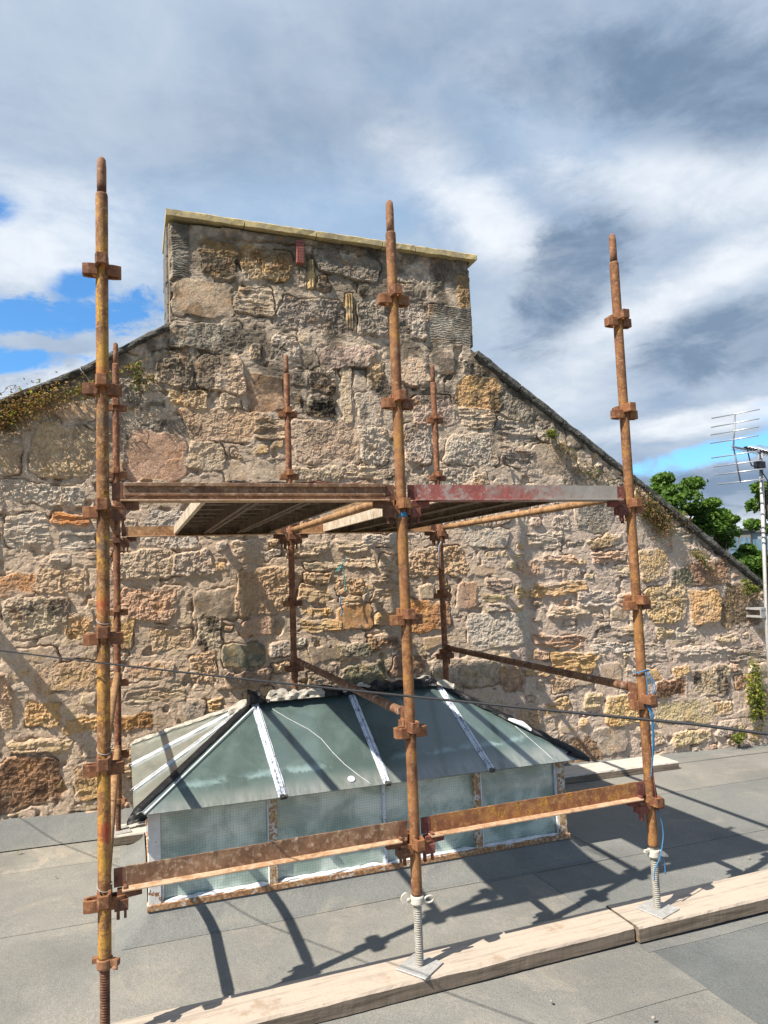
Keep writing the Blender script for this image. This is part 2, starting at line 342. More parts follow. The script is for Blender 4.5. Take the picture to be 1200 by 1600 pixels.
def felt(name, base, light, dust, dustamt):
    m, t, b = mat(name); v = objvec(t, False)
    n1 = t.noise(v, 1.6, 6, 0.65, 0.4); n2 = t.noise(t.mapping(v, (1, 1, 1), (5, 2, 0)), 3.4, 6, 0.7, .8); n3 = t.noise(v, 190, 3, 0.8); n4 = t.noise(v, 26, 5, 0.7)
    n5 = t.noise(t.mapping(v, (1, 1, 1), (2, 9, 0)), 0.9, 5, 0.6)
    c = t.mix(t.ramp(n1, 0.36, 0.66), base, light)
    c = t.mix(t.math('MULTIPLY', t.ramp(n2, 0.52 - dustamt, 0.72 - dustamt), 0.55), c, dust)
    c = t.mix(t.math('MULTIPLY', t.ramp(n5, 0.5, 0.62), 0.35), c, tuple(x * 0.62 for x in base))
    c = t.mix(t.math('MULTIPLY', t.ramp(n4, 0.55, 0.75), 0.25), c, tuple(x * 0.6 for x in base))
    c = t.mix(t.ramp(n3, 0.40, 0.60, 0.0, 1.0), t.mix(1.0, c, (0.80, 0.80, 0.80), 'MULTIPLY'), t.mix(1.0, c, (1.19, 1.19, 1.18), 'MULTIPLY'))
    t.put(b.inputs['Base Color'], c); b.inputs['Roughness'].default_value = 0.92; b.inputs['Specular IOR Level'].default_value = 0.25
    t.l.new(t.bump(t.math('ADD', t.math('ADD', t.math('MULTIPLY', n3, 0.12), t.math('MULTIPLY', n4, .4)), t.math('MULTIPLY', n1, 1.6)), 0.8, 0.014), b.inputs['Normal'])
    return m
M['felt'] = felt('roofing_felt', (0.190, 0.185, 0.170), (0.235, 0.225, 0.200), (0.30, 0.265, 0.22), 0.02)
M['felt_dusty'] = felt('dusty_roofing_felt', (0.20, 0.195, 0.175), (0.25, 0.24, 0.21), (0.40, 0.335, 0.265), 0.08)
M['felt_dark'] = felt('dark_roofing_felt', (0.125, 0.132, 0.130), (0.155, 0.160, 0.155), (0.21, 0.20, 0.175), -0.04)
M['felt_mid'] = felt('grey_roofing_felt', (0.165, 0.168, 0.160), (0.20, 0.198, 0.182), (0.26, 0.24, 0.205), 0.0)

def sheet(name, x0, x1, y0, y1, lev, m, step=0.11):
    nx, ny = max(2, int((x1 - x0) / step)), max(2, int((y1 - y0) / step))
    xs = np.linspace(x0, x1, nx + 1); ys = np.linspace(y0, y1, ny + 1); b = MB(); vs = []; rr = random.Random(int(x0 * 31 + y0 * 17 + lev))
    for j, y in enumerate(ys):
        for i, x in enumerate(xs):
            wv = 0.004 * (float(mnoise.noise(Vector((x * 1.7, y * 1.7, 0)))))
            ex = 0.006 * mnoise.noise(Vector((x * 3, y * 3, 9 + lev)))
            yy = y + (ex if j in (0, ny) else 0); xx = x + (ex if i in (0, nx) else 0)
            vs.append((xx, yy, gz(xx, yy) + 0.0032 * lev + wv))
    fs = [(j * (nx + 1) + i, j * (nx + 1) + i + 1, (j + 1) * (nx + 1) + i + 1, (j + 1) * (nx + 1) + i) for j in range(ny) for i in range(nx)]
    b.add(vs, fs, True)
    # thin cut edges of the sheet
    ring = [i for i in range(nx + 1)] + [j * (nx + 1) + nx for j in range(1, ny + 1)] + [ny * (nx + 1) + i for i in range(nx - 1, -1, -1)] + [j * (nx + 1) for j in range(ny - 1, 0, -1)]
    low = [(vs[i][0], vs[i][1], vs[i][2] - 0.008) for i in ring]; n = len(ring)
    b.add([vs[i] for i in ring] + low, [(i, (i + 1) % n, n + (i + 1) % n, n + i) for i in range(n)])
    o = b.build(name, m); tag(o, kind='structure'); return o

sheet('flat_roof', -6, 14, -7, 2.86, 0, M['felt'], 0.25)
sheet('roof_felt_sheet', -6, 2.365, -0.505, 1.21, 1, M['felt'])
sheet('roof_felt_sheet', 2.36, 14, -7, -0.175, 1.2, M['felt_dark'], 0.15)
sheet('roof_felt_sheet', 2.33, 14, -0.178, 0.812, 2, M['felt_mid'])
sheet('roof_felt_sheet', -6, 0.055, 1.205, 2.10, 1.9, M['felt'])
sheet('roof_felt_sheet', -6, 0.055, 2.095, 2.62, 2.6, M['felt_dusty'])
sheet('roof_felt_sheet', 2.90, 14, 0.808, 1.775, 3.0, M['felt_mid'])
sheet('roof_felt_sheet', 2.9, 14, 1.77, 2.84, 3.9, M['felt'])
sheet('roof_felt_sheet', 0.045, 1.16, 0.832, 2.33, 2.0, M['felt_mid'])
sheet('roof_felt_sheet', 1.13, 2.02, 0.838, 2.33, 2.6, M['felt'])
sheet('roof_felt_sheet', 2.0, 2.93, 0.822, 2.33, 2.2, M['felt_mid'])

def sweep(name, prof, x0, x1, m, n=140, seed=0, **kw):
    """profile [(y, z above the roof)] swept along X with a wavering surface"""
    vs = []; k = len(prof)
    for i in range(n + 1):
        x = x0 + (x1 - x0) * i / n
        for j, (y, z) in enumerate(prof):
            zz = z(x) if callable(z) else z
            w = 0.010 * mnoise.noise(Vector((x * 2.6, j * 0.7, seed))) + 0.005 * mnoise.noise(Vector((x * 9, j * 2.1, seed + 4)))
            vs.append((x, y + w * (1 if 0 < j else 0.3), gz(x, y) + zz + (w if 0 < j < k - 1 else 0)))
    b = MB(); b.add(vs, [(i * k + j, (i + 1) * k + j, (i + 1) * k + j + 1, i * k + j + 1) for i in range(n) for j in range(k - 1)], True)
    return b.build(name, m)
ft = lambda f: (lambda x: f * (0.135 - 0.016 * max(0, x + 1)))
tag(sweep('roof_upstand', [(2.50, 0.016), (2.575, ft(.16)), (2.66, ft(.45)), (2.725, ft(.85)), (2.76, ft(1.05)), (2.80, ft(1.12))], -6, 7.3, M['felt_mid']), kind='structure')

# building under the roof, the street level far below and the country to the horizon
b = MB(); b.prism([(-6.02, -7.02), (14.02, -7.02), (14.02, 2.88), (-6.02, 2.88)], 2, -11.9, -0.86)
tag(b.build('building_under_the_roof', plain('building_wall', (0.30, 0.26, 0.21), 0.9)), kind='structure')
mg, t, bb = mat('far_ground'); v = objvec(t, False)
t.put(bb.inputs['Base Color'], t.mix(t.ramp(t.noise(v, 0.02, 5, .6), .4, .6), (0.05, 0.075, 0.03), (0.12, 0.12, 0.10))); bb.inputs['Roughness'].default_value = 1
b = MB(); b.add([(-1500, -1500, -12), (1500, -1500, -12), (1500, 1500, -12), (-1500, 1500, -12)], [(0, 1, 2, 3)])
tag(b.build('ground', mg), kind='structure')

# ------------------------------------------------------------------ rubble gable wall with its chimney
PAL = {  # base, second tint
 'black': ((.40, .36, .30), (.045, .042, .038)), 'brown': ((.36, .27, .20), (.27, .20, .15)), 'browndark': ((.24, .19, .14), (.14, .12, .09)), 'buff': ((.50, .42, .33), (.43, .35, .27)),
 'cream': ((.54, .48, .39), (.44, .37, .28)), 'cream2': ((.55, .45, .37), (.50, .41, .33)), 'dark': ((.20, .18, .15), (.07, .065, .06)), 'greengrey': ((.22, .22, .17), (.13, .135, .11)),
 'grey': ((.40, .37, .33), (.28, .26, .235)), 'greybrown': ((.36, .32, .27), (.27, .235, .195)), 'greydark': ((.33, .31, .27), (.19, .18, .16)), 'greylight': ((.56, .53, .48), (.38, .35, .31)),
 'greytan': ((.48, .42, .34), (.36, .31, .25)), 'mottled': ((.40, .36, .28), (.10, .09, .08)), 'ochre': ((.54, .40, .21), (.46, .33, .19)), 'ochrebrown': ((.40, .26, .12), (.27, .17, .09)),
 'ochredark': ((.47, .33, .16), (.20, .155, .10)), 'ochregrey': ((.47, .37, .22), (.35, .30, .22)), 'ochrelight': ((.54, .44, .28), (.46, .34, .20)), 'ochretan': ((.48, .37, .22), (.38, .28, .17)),
 'orange': ((.52, .28, .12), (.40, .22, .11)), 'orangetan': ((.52, .35, .20), (.44, .27, .14)), 'pinkgrey': ((.54, .47, .41), (.38, .32, .28)), 'pinktan': ((.53, .40, .31), (.45, .33, .25)),
 'redbrown': ((.28, .18, .12), (.17, .115, .085)), 'rustblack': ((.42, .23, .08), (.08, .06, .045)), 'slate': ((.24, .25, .23), (.12, .125, .115)), 'slategrey': ((.38, .38, .34), (.27, .27, .245)),
 'sootlight': ((.48, .44, .38), (.13, .12, .105)), 'tan': ((.49, .39, .28), (.40, .31, .22)), 'tanochre': ((.52, .42, .29), (.46, .30, .14)), 'tanyellow': ((.47, .39, .27), (.40, .33, .24)),
 'white': ((.64, .62, .58), (.50, .48, .44)), 'yellow': ((.54, .45, .27), (.48, .36, .18)), 'yellowgrey': ((.52, .46, .30), (.42, .37, .27))}
STONES = """0.49 3.89 0.14 0.46 V slate
0.79 3.85 0.31 0.32 R ochredark
1.19 3.86 0.44 0.29 R tanochre
1.25 4.1 0.83 0.1 S greybrown
1.59 3.82 0.06 0.27 T yellow
1.51 3.78 0.07 0.18 R cream
1.94 4.14 0.62 0.18 R dark
1.93 3.93 0.62 0.21 R greylight
2.61 4.27 0.55 0.21 R dark
2.61 3.98 0.54 0.31 R grey
3.04 3.81 0.13 0.32 R ochre
3.03 4.06 0.12 0.18 S greybrown
2.9 3.47 0.45 0.37 H slategrey
0.67 3.5 0.47 0.3 S buff
1.1 3.53 0.33 0.27 L cream
1.58 3.45 0.58 0.32 R grey
1.92 3.51 0.07 0.34 T yellow
2.13 3.45 0.31 0.34 R greydark
2.5 3.48 0.36 0.36 R grey
0.7 3.18 0.6 0.25 R greydark
1.1 3.1 0.12 0.14 R cream
1.35 3.14 0.22 0.21 R greylight
1.88 3.1 0.53 0.23 R pinkgrey
2.18 2.96 0.17 0.28 R ochrelight
2.51 3.02 0.28 0.31 R cream
0.44 2.89 0.31 0.31 R greytan
0.81 2.88 0.38 0.31 R cream
1.17 2.75 0.31 0.33 S brown
1.46 2.9 0.14 0.16 R greydark
1.66 2.89 0.24 0.21 R black
1.66 2.66 0.24 0.2 R black
1.41 2.68 0.13 0.18 R cream
1.88 2.75 0.1 0.51 R cream
2.08 2.65 0.22 0.31 R greylight
0.55 2.65 0.28 0.15 R ochrelight
0.88 2.65 0.18 0.12 R cream
0.26 2.53 0.24 0.33 R sootlight
0.08 2.7 0.19 0.31 R greydark
0.8 2.45 0.6 0.27 R tan
1.2 2.44 0.33 0.2 L tan
0.3 2.19 0.45 0.39 S pinktan
0.67 2.19 0.29 0.24 R cream
1.06 2.07 0.56 0.19 S greybrown
1.67 2.34 0.59 0.38 R cream2
2.12 2.32 0.29 0.35 R greylight
2.53 2.35 0.27 0.36 R greylight
2.71 2.64 0.42 0.31 R pinkgrey
3.18 2.84 0.47 0.34 R ochre
3.55 2.77 0.4 0.32 R greydark
3.14 2.59 0.35 0.21 L cream
3.05 2.29 0.5 0.29 R greylight
3.54 2.5 0.43 0.22 L grey
3.54 2.25 0.39 0.21 L grey
2.83 2.04 0.42 0.16 R greylight
3.13 2.02 0.17 0.13 R cream
1.58 2.05 0.45 0.13 R cream
1.99 2.08 0.33 0.12 L cream
3.9 2.24 0.4 0.31 S greybrown
4.25 2.06 0.44 0.21 R grey
-0.38 2.22 0.43 0.4 R tanyellow
-0.31 2.53 0.3 0.17 S tan
-0.74 2.15 0.17 0.24 R tanyellow
-0.71 1.92 0.19 0.16 R grey
-0.44 1.88 0.45 0.16 R greylight
-0.34 1.69 0.27 0.1 L orange
-0.64 1.6 0.31 0.25 L greylight
-0.29 1.54 0.28 0.13 L greylight
-0.68 1.21 0.28 0.14 R orange
-0.37 1.25 0.36 0.2 R tan
-0.54 0.98 0.44 0.29 R mottled
-0.25 0.89 0.19 0.19 R ochredark
0.24 1.03 0.44 0.26 R pinktan
0.2 1.33 0.45 0.23 R greytan
0.74 1.0 0.33 0.26 S greybrown
1.13 1.08 0.48 0.4 R tan
0.55 1.33 0.32 0.2 R grey
1.87 0.82 0.32 0.22 S orangetan
1.6 0.78 0.34 0.11 L ochrelight
1.48 1.41 0.31 0.11 L greytan
1.85 1.43 0.29 0.1 L cream
1.62 1.26 0.33 0.08 L greytan
1.93 1.29 0.25 0.08 L cream
1.53 1.04 0.28 0.14 L tan
1.85 1.09 0.23 0.13 R tan
1.85 0.97 0.17 0.09 L tan
2.16 1.14 0.29 0.08 L greytan
2.15 1.01 0.27 0.09 L tan
2.11 1.48 0.31 0.1 L white
2.55 0.8 0.46 0.28 R orange
2.67 1.27 0.56 0.26 R tan
2.96 0.97 0.2 0.24 S pinktan
3.24 0.64 0.63 0.32 W white
2.56 1.53 0.37 0.11 R greylight
3.17 1.49 0.41 0.2 R greylight
3.78 1.44 0.42 0.15 L grey
3.92 1.26 0.38 0.13 L tan
3.93 0.98 0.59 0.13 L ochre
3.54 0.97 0.24 0.12 R ochrelight
4.33 0.87 0.44 0.15 L greylight
4.08 0.76 0.64 0.12 L cream
3.62 1.18 0.27 0.16 R pinktan
4.03 0.26 0.48 0.23 L ochre
3.87 0.49 0.59 0.13 L pinktan
4.51 0.39 0.55 0.1 L white
4.54 0.55 0.45 0.09 L grey
3.89 0.09 0.28 0.13 R tan
3.81 -0.11 0.32 0.17 R ochrelight
4.56 -0.21 0.4 0.3 R yellow
4.08 -0.52 0.44 0.27 R brown
3.94 -0.32 0.18 0.07 S yellow
4.35 -0.49 0.43 0.24 S grey
5.14 0.77 0.46 0.37 R ochregrey
5.63 0.73 0.45 0.36 R ochre
6.14 0.73 0.54 0.47 R browndark
5.73 1.09 0.57 0.25 R brown
5.36 1.04 0.34 0.19 R greengrey
5.03 1.17 0.35 0.32 R ochregrey
5.64 -0.02 0.48 0.29 R mottled
6.14 -0.07 0.4 0.14 R rustblack
5.12 -0.04 0.41 0.19 R redbrown
5.3 -0.28 0.73 0.25 R yellowgrey
5.74 -0.3 0.31 0.14 R yellow
5.36 -0.56 0.49 0.15 R yellowgrey
5.84 -0.5 0.33 0.16 R greylight
5.58 0.26 0.74 0.12 L greylight
4.94 0.31 0.39 0.19 L grey
6.17 0.22 0.52 0.13 L grey
-0.61 -0.2 0.45 0.35 R redbrown
-0.52 0.26 0.21 0.19 R ochre
-0.35 0.53 0.43 0.24 R tan
-0.77 0.46 0.11 0.26 R pinktan
-0.75 0.25 0.1 0.15 R tan
0.21 0.53 0.39 0.16 R pinktan
0.1 0.14 0.26 0.12 R ochrebrown
-0.21 -0.25 0.19 0.28 R ochretan
-0.54 0.04 0.41 0.09 L tanyellow
0.4 0.76 0.33 0.17 R tan
0.0 0.84 0.23 0.21 R ochre
0.25 0.33 0.45 0.13 L cream
0.69 0.8 0.2 0.3 R mottled
0.63 0.53 0.22 0.25 R tan
0.53 0.19 0.19 0.19 R grey
0.96 0.59 0.34 0.19 S greengrey
0.98 0.4 0.36 0.13 R brown
1.95 0.34 0.4 0.21 R greengrey
1.62 0.54 0.27 0.14 S greybrown
1.87 0.55 0.28 0.1 R greengrey
2.13 0.6 0.31 0.14 R brown
2.36 0.39 0.3 0.16 R brown
1.59 0.34 0.27 0.19 R greybrown
1.25 0.61 0.16 0.12 R grey
3.04 0.28 0.42 0.26 R greybrown
2.72 0.25 0.28 0.33 R greybrown
3.36 0.2 0.26 0.25 R brown
3.51 -0.16 0.27 0.21 R tan
-1.02 2.22 0.33 0.33 R tan
-0.97 1.84 0.37 0.23 R greylight
-1.05 1.48 0.4 0.28 R tan
-1.0 1.02 0.36 0.32 R brown
-1.04 0.57 0.36 0.31 R tan
-1.03 0.13 0.43 0.26 R ochretan
-1.07 -0.22 0.43 0.22 R grey"""
def wall_grid():
    st = []
    for ln in STONES.split('\n'):
        a = ln.split(); st.append([float(a[0]), float(a[1]), float(a[2]) / 2, float(a[3]) / 2, a[4], a[5]])
    dx = 0.0078; x0, x1, z0, z1 = -2.3, 7.25, -0.95, 4.12
    xs = np.arange(x0, x1, dx); zs = np.arange(z0, z1, dx)
    xs[np.argmin(abs(xs - 0.405))] = 0.405; xs[np.argmin(abs(xs - 3.125))] = 3.125
    X, Z = np.meshgrid(xs, zs, indexing='ij'); X = X.astype(np.float32); Z = Z.astype(np.float32)
    # fill the gaps between the stones placed by hand with smaller ones
    c = 0.02; occ = np.zeros((int((x1 - x0) / c) + 2, int((z1 - z0) / c) + 2), bool)
    def cells(s, g):
        return slice(max(0, int((s[0] - s[2] - x0 - g) / c)), max(0, int((s[0] + s[2] - x0 + g) / c) + 1)), slice(max(0, int((s[1] - s[3] - z0 - g) / c)), max(0, int((s[1] + s[3] - z0 + g) / c) + 1))
    for s in st: a, b_ = cells(s, -0.012); occ[a, b_] = True
    rr = random.Random(11)
    for size in (1.15, 0.92, 0.7, 0.5, 0.36, 0.26):
        for _ in range(2600 if size > .3 else 500):
            x = rr.uniform(x0, x1); z = rr.uniform(z0, z1); low = z < 1.5; right = x > 3.2
            if right and low: w, h = rr.uniform(.20, .46), rr.uniform(.07, .17)
            elif low: w, h = rr.uniform(.20, .50), rr.uniform(.10, .26)
            else: w, h = rr.uniform(.22, .50), rr.uniform(.18, .34)
            s = [x, z, w * size / 2, max(.022, h * size / 2 * (1.0 if size > .5 else 1.15)), 'R', 'tan']
            a, b_ = cells(s, 0.006)
            if occ[a, b_].any(): continue
            occ[a, b_] = True
            q = rr.random()
            if z > 2.6: s[5] = rr.choice(['grey', 'greydark', 'greylight', 'pinkgrey', 'cream', 'greytan', 'brown', 'dark'])
            elif right: s[5] = rr.choice(['greylight', 'pinkgrey', 'cream', 'grey', 'pinktan', 'greytan', 'ochrelight', 'ochregrey', 'greylight', 'yellowgrey'])
            else: s[5] = rr.choice(['tan', 'cream', 'greytan', 'pinktan', 'ochretan', 'greylight', 'ochre', 'tan', 'mottled', 'greytan'])
            s[4] = rr.choice('RRLLS' if low else 'RRRRS'); st.append(s)
    wx = 0.044 * (fbm(X, Z, 0.30, 3, .5, 1) - .5) * 2 + 0.020 * (fbm(X, Z, 0.07, 2, .5, 2) - .5) * 2
    wz = 0.036 * (fbm(X, Z, 0.33, 3, .5, 3) - .5) * 2 + 0.018 * (fbm(X, Z, 0.06, 2, .5, 4) - .5) * 2
    D = np.full(X.shape, 9.0, np.float32); I = np.full(X.shape, -1, int); rnd = np.random.default_rng(3)
    for i, s in enumerate(st):
        g = 0.08; ix = slice(max(0, np.searchsorted(xs, s[0] - s[2] - g)), np.searchsorted(xs, s[0] + s[2] + g)); iz = slice(max(0, np.searchsorted(zs, s[1] - s[3] - g)), np.searchsorted(zs, s[1] + s[3] + g))
        if X[ix, iz].size == 0: continue
        k = 0.3 if s[4] in 'HVT' else 1.0
        an = (rnd.random() - .5) * 0.16 * k
        px = X[ix, iz] + wx[ix, iz] * k - s[0]; pz = Z[ix, iz] + wz[ix, iz] * k - s[1]
        px, pz = px * math.cos(an) - pz * math.sin(an), px * math.sin(an) + pz * math.cos(an)
        tp = 1 + (rnd.random() - .5) * 0.35 * k * pz / max(s[3], .02)            # wedge shaped stones
        tq = 1 + (rnd.random() - .5) * 0.30 * k * px / max(s[2], .02)
        r = min(s[2], s[3]) * (0.42 if k == 1 else 0.10)
        qx = np.abs(px) * tp - s[2] + r + .002; qz = np.abs(pz) * tq - s[3] + r + .002
        d = np.hypot(np.maximum(qx, 0), np.maximum(qz, 0)) + np.minimum(np.maximum(qx, qz), 0) - r
        w = d < D[ix, iz]; D[ix, iz] = np.where(w, d, D[ix, iz]); I[ix, iz] = np.where(w, i, I[ix, iz])
    n = len(st); off = rnd.normal(0, .006, n).astype(np.float32); tiltx = rnd.normal(0, .028, n); tiltz = rnd.normal(0, .035, n)
    kind = np.array(['RSLHVTW'.index(s[4]) for s in st]); c1 = np.array([PAL[s[5]][0] for s in st]); c2 = np.array([PAL[s[5]][1] for s in st])
    br = rnd.normal(1.0, .09, n); hue = rnd.normal(0, .009, (n, 3)); sx_ = np.array([s[0] for s in st]); sz_ = np.array([s[1] for s in st]); shift = rnd.random(n) * 40
    K = np.where(I >= 0, kind[I], 0); X2 = X + shift[I] * (I >= 0)
    def facet(x, z, s, k):                  # broken planes left by the punch
        x = x + .9 * s * (fbm(x, z, s * 1.1, 2, .6, k) - .5); z = z + .9 * s * (fbm(x, z, s * 1.1, 2, .6, k + 3) - .5)
        a = x / s; z = z / s + .5 * (np.floor(a).astype(int) & 1); ci = np.floor(a).astype(int) & 255; cj = np.floor(z).astype(int) & 255; fx_ = a - np.floor(a) - .5; fz = z - np.floor(z) - .5
        return (_T[k][ci, cj] - .5) * 1.5 * fx_ + (_T[k + 1][ci, cj] - .5) * 1.6 * fz + (_T[k + 2][ci, cj] - .5) * .9
    rough = facet(X2, Z, .085, 0) * .010 + facet(X2 * .8 + 9, Z, .038, 2) * .012 + facet(X2, Z + 4, .020, 4) * .008 + (fbm(X2, Z, .14, 5, .62, 5) - .5) * .021
    smooth = (fbm(X2, Z, .16, 6, .62, 2) - .5) * .018 + facet(X2, Z, .12, 1) * .003
    lam = facet(X2 / 5, Z + wz * .5, .030, 1) * .020 + (fbm(X2 / 4, Z + wz * .4, .022, 3, .6, 1) - .5) * .014 + facet(X2, Z, .045, 3) * .008
    big = (fbm(X, Z, .7, 3, .5, 6) - .5) * .035
    rf = rnd.uniform(.35, 1.1, n)[I]; rough = rough * rf; lam = lam * (.5 + .5 * rf)
    hs = np.where(K == 0, rough, np.where(K == 1, smooth, np.where(K == 2, lam, np.where(K == 3, np.sin(Z / .0205 * 2 * np.pi + 9 * wz / .03) * .0028 + smooth, np.where(K == 4, np.sin(Z / .022 * 2 * np.pi + 12 * wx / .03) * .0026 + smooth, np.where(K == 5, np.sin(X2 / .024 * 2 * np.pi) * .004 + smooth, rough * .55))))))
    hs = hs + off[I] + tiltx[I] * (X - sx_[I]) + tiltz[I] * (Z - sz_[I]) + .008
    mort = -.004 + (fbm(X, Z, .20, 6, .62, 4) - .5) * .015 + facet(X / 2, Z, .028, 3) * .0035
    edge = D + (fbm(X, Z, .05, 3, .6, 7) - .5) * .022
    pit = sst(.64, .76, fbm(X, Z, .11, 3, .55, 0)) * sst(-.02, .01, D) * .030      # raked out joints
    prof = sst(.007, -.008, edge)
    crack = np.exp(-((edge - .004) / .0065) ** 2) * sst(.54, .66, fbm(X, Z, .20, 3, .55, 2)) * .018
    sm = sst(.52, .64, fbm(X, Z, .22, 4, .6, 3)) * sst(-.055, -.005, D) * (K != 4) * (K != 3)     # mortar dragged over the stone edges
    H = mort - pit - crack; H = H * (1 - prof) + np.maximum(hs, H - .01) * prof; H = H * (1 - sm * .6) + sm * .6 * (mort + .010); H = H + big - crack * .5
    # colour: the stones' own tints, lime smears, soot and lichen
    f1 = sst(.36, .64, fbm(X2, Z, .10, 4, .62, 1))[..., None]; col = c1[I] * (1 - f1) + c2[I] * f1; col = col * (br[I][..., None] + hue[I])
    f2 = fbm(X, Z, .9, 3, .5, 5)[..., None]; low = sst(2.6, 1.4, Z)[..., None]; rgt = sst(2.2, 4.0, X)[..., None]
    mc = np.array([.40, .36, .305]) * (1 - low) + (np.array([.47, .405, .335]) * (1 - rgt) + np.array([.54, .48, .43]) * rgt) * low
    mc = mc * (.86 + .28 * fbm(X, Z, .12, 4, .6, 6)[..., None])
    grit = (.62 + .76 * fbm(X, Z, .030, 3, .8, 2))[..., None]
    a = np.clip(prof * (1 - sm * .85), 0, 1)[..., None]; col = (col * a + mc * (1 - a)) * grit
    dustm = (sst(.55, .70, fbm(X, Z, .35, 4, .6, 4)) * .35)[..., None]; col = col * (1 - dustm) + mc * dustm
    soot = sst(3.0, 3.9, Z + (fbm(X, Z, .5, 3, .5, 2) - .5) * 1.2) * sst(.40, .62, fbm(X, Z, .28, 4, .6, 7)) * .62
    up = sst(1.7, 2.8, Z) * sst(.50, .66, fbm(X + 3, Z, .20, 4, .6, 1)) * .70
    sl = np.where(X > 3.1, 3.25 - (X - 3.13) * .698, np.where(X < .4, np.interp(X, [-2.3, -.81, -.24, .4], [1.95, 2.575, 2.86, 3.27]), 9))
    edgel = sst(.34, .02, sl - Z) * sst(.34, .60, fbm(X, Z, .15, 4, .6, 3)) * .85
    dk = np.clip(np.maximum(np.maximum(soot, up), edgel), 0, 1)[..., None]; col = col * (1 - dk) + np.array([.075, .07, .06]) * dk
    ye = (sst(.60, .72, fbm(X - 2, Z, .13, 4, .6, 5)) * sst(1.6, .3, Z) * .22)[..., None]; col = col * (1 - ye) + np.array([.42, .34, .13]) * ye
    og = (sst(.62, .74, fbm(X + 7, Z, .10, 3, .6, 6)) * a[..., 0] * .22)[..., None]; col = col * (1 - og) + np.array([.46, .27, .11]) * og
    g_ = col.mean(-1, keepdims=True); col = g_ + (col - g_) * .92; col = (col * np.array([1.26, 1.14, 1.03])); col = .44 * (col / .36) ** 1.14; col = col * np.minimum(1, .70 / col.max(-1, keepdims=True))
    return xs, zs, X, Z, H, np.clip(col, .015, .85), sl

xs, zs, WX, WZ, WH, WC, WSL = wall_grid()
WALL_Y = 2.78
m_stone, t, bb = mat('rubble_stone')
at = t.add('ShaderNodeAttribute', attribute_name='Col'); v = objvec(t, False)
n1 = t.noise(v, 95, 5, 0.8); n2 = t.noise(v, 30, 9, 0.82, 0.2)
t.put(bb.inputs['Base Color'], t.mix(1.0, at.outputs['Color'], t.mix(t.ramp(t.math('ADD', t.math('MULTIPLY', n1, .6), t.math('MULTIPLY', n2, .4)), .35, .65), (.62, .60, .57), (1.22, 1.22, 1.22)), 'MULTIPLY'))
bb.inputs['Roughness'].default_value = 0.95; bb.inputs['Specular IOR Level'].default_value = 0.15
t.l.new(t.bump(t.math('ADD', n2, t.math('MULTIPLY', n1, .7)), 1.0, 0.018), bb.inputs['Normal'])

def grid_obj(name, keep_v, parent, pad=None):
    """mesh of the wall surface over the cells whose four corners are kept"""
    cell = keep_v[:-1, :-1] & keep_v[1:, :-1] & keep_v[:-1, 1:] & keep_v[1:, 1:]
    nx, nz = keep_v.shape; idx = np.arange(nx * nz).reshape(nx, nz)
    q = np.stack([idx[:-1, :-1][cell], idx[1:, :-1][cell], idx[1:, 1:][cell], idx[:-1, 1:][cell]], 1)
    used = np.unique(q); re = np.full(nx * nz, -1); re[used] = np.arange(len(used)); q = re[q]
    co = np.stack([WX.ravel()[used], WALL_Y - WH.ravel()[used], WZ.ravel()[used]], 1); col = WC.reshape(-1, 3)[used]
    if pad:                                                     # returns at the chimney's two corners
        for xv, s in pad:
            on = np.where(np.abs(co[:, 0] - xv) < .002)[0]; on = on[np.argsort(co[on, 2])]; b0 = len(co); prev = on
            for dy in (.03, .09):
                nw = co[on].copy(); nw[:, 1] += dy; nw[:, 0] += s * .004; k = np.arange(len(co), len(co) + len(on)); co = np.vstack([co, nw]); col = np.vstack([col, col[on] * .9])
                q = np.vstack([q, np.stack([prev[:-1], prev[1:], k[1:], k[:-1]], 1)[:, ::s]]); prev = k
    me = bpy.data.meshes.new(name); me.vertices.add(len(co)); me.vertices.foreach_set('co', co.astype(np.float32).ravel())
    me.loops.add(len(q) * 4); me.loops.foreach_set('vertex_index', q.astype(np.int32).ravel())
    me.polygons.add(len(q)); me.polygons.foreach_set('loop_start', np.arange(0, len(q) * 4, 4, dtype=np.int32)); me.polygons.foreach_set('loop_total', np.full(len(q), 4, np.int32))
    me.update(calc_edges=True); me.validate(); me.polygons.foreach_set('use_smooth', np.zeros(len(me.polygons), bool))
    ca = me.color_attributes.new('Col', 'FLOAT_COLOR', 'POINT'); ca.data.foreach_set('color', np.hstack([col, np.ones((len(col), 1))]).astype(np.float32).ravel())
    me.materials.append(m_stone); o = bpy.data.objects.new(name, me); COL.objects.link(o); o.parent = parent; return o

gable = empty('gable_wall', (0, 0, 0), 0, 'tall rubble stone gable wall with patchy lime mortar rising behind the scaffold', 'wall')
inch = (WX > .403) & (WX < 3.127)
zc = float(zs[np.searchsorted(zs, 3.27)])
grid_obj('stone_face', (WZ <= WSL - .01) & ((WZ <= zc + .001) | ~inch), gable)
chim = grid_obj('chimney_stack', inch & (WZ >= zc - .001), gable, [(0.405, -1), (3.125, 1)])
m_back = plain('rough_stone_back', (0.30, 0.27, 0.22), 0.95, 0, 0.2, 12, 0.8, 0.02, 0.2)
b = MB(); b.prism([(-2.29, -1.2), (7.24, -1.2), (7.24, .36), (6.47, .88), (4.93, 1.975), (3.11, 3.22), (.42, 3.22), (-.24, 2.83), (-.81, 2.54), (-2.29, 1.90)], 1, 2.845, 3.33)
b.build('wall_body', m_back, gable)
b = MB(); b.prism([(.41, 3.2), (3.12, 3.2), (3.12, 4.06), (.41, 4.12)], 1, 2.86, 3.37); b.build('stack_body', m_back, chim)
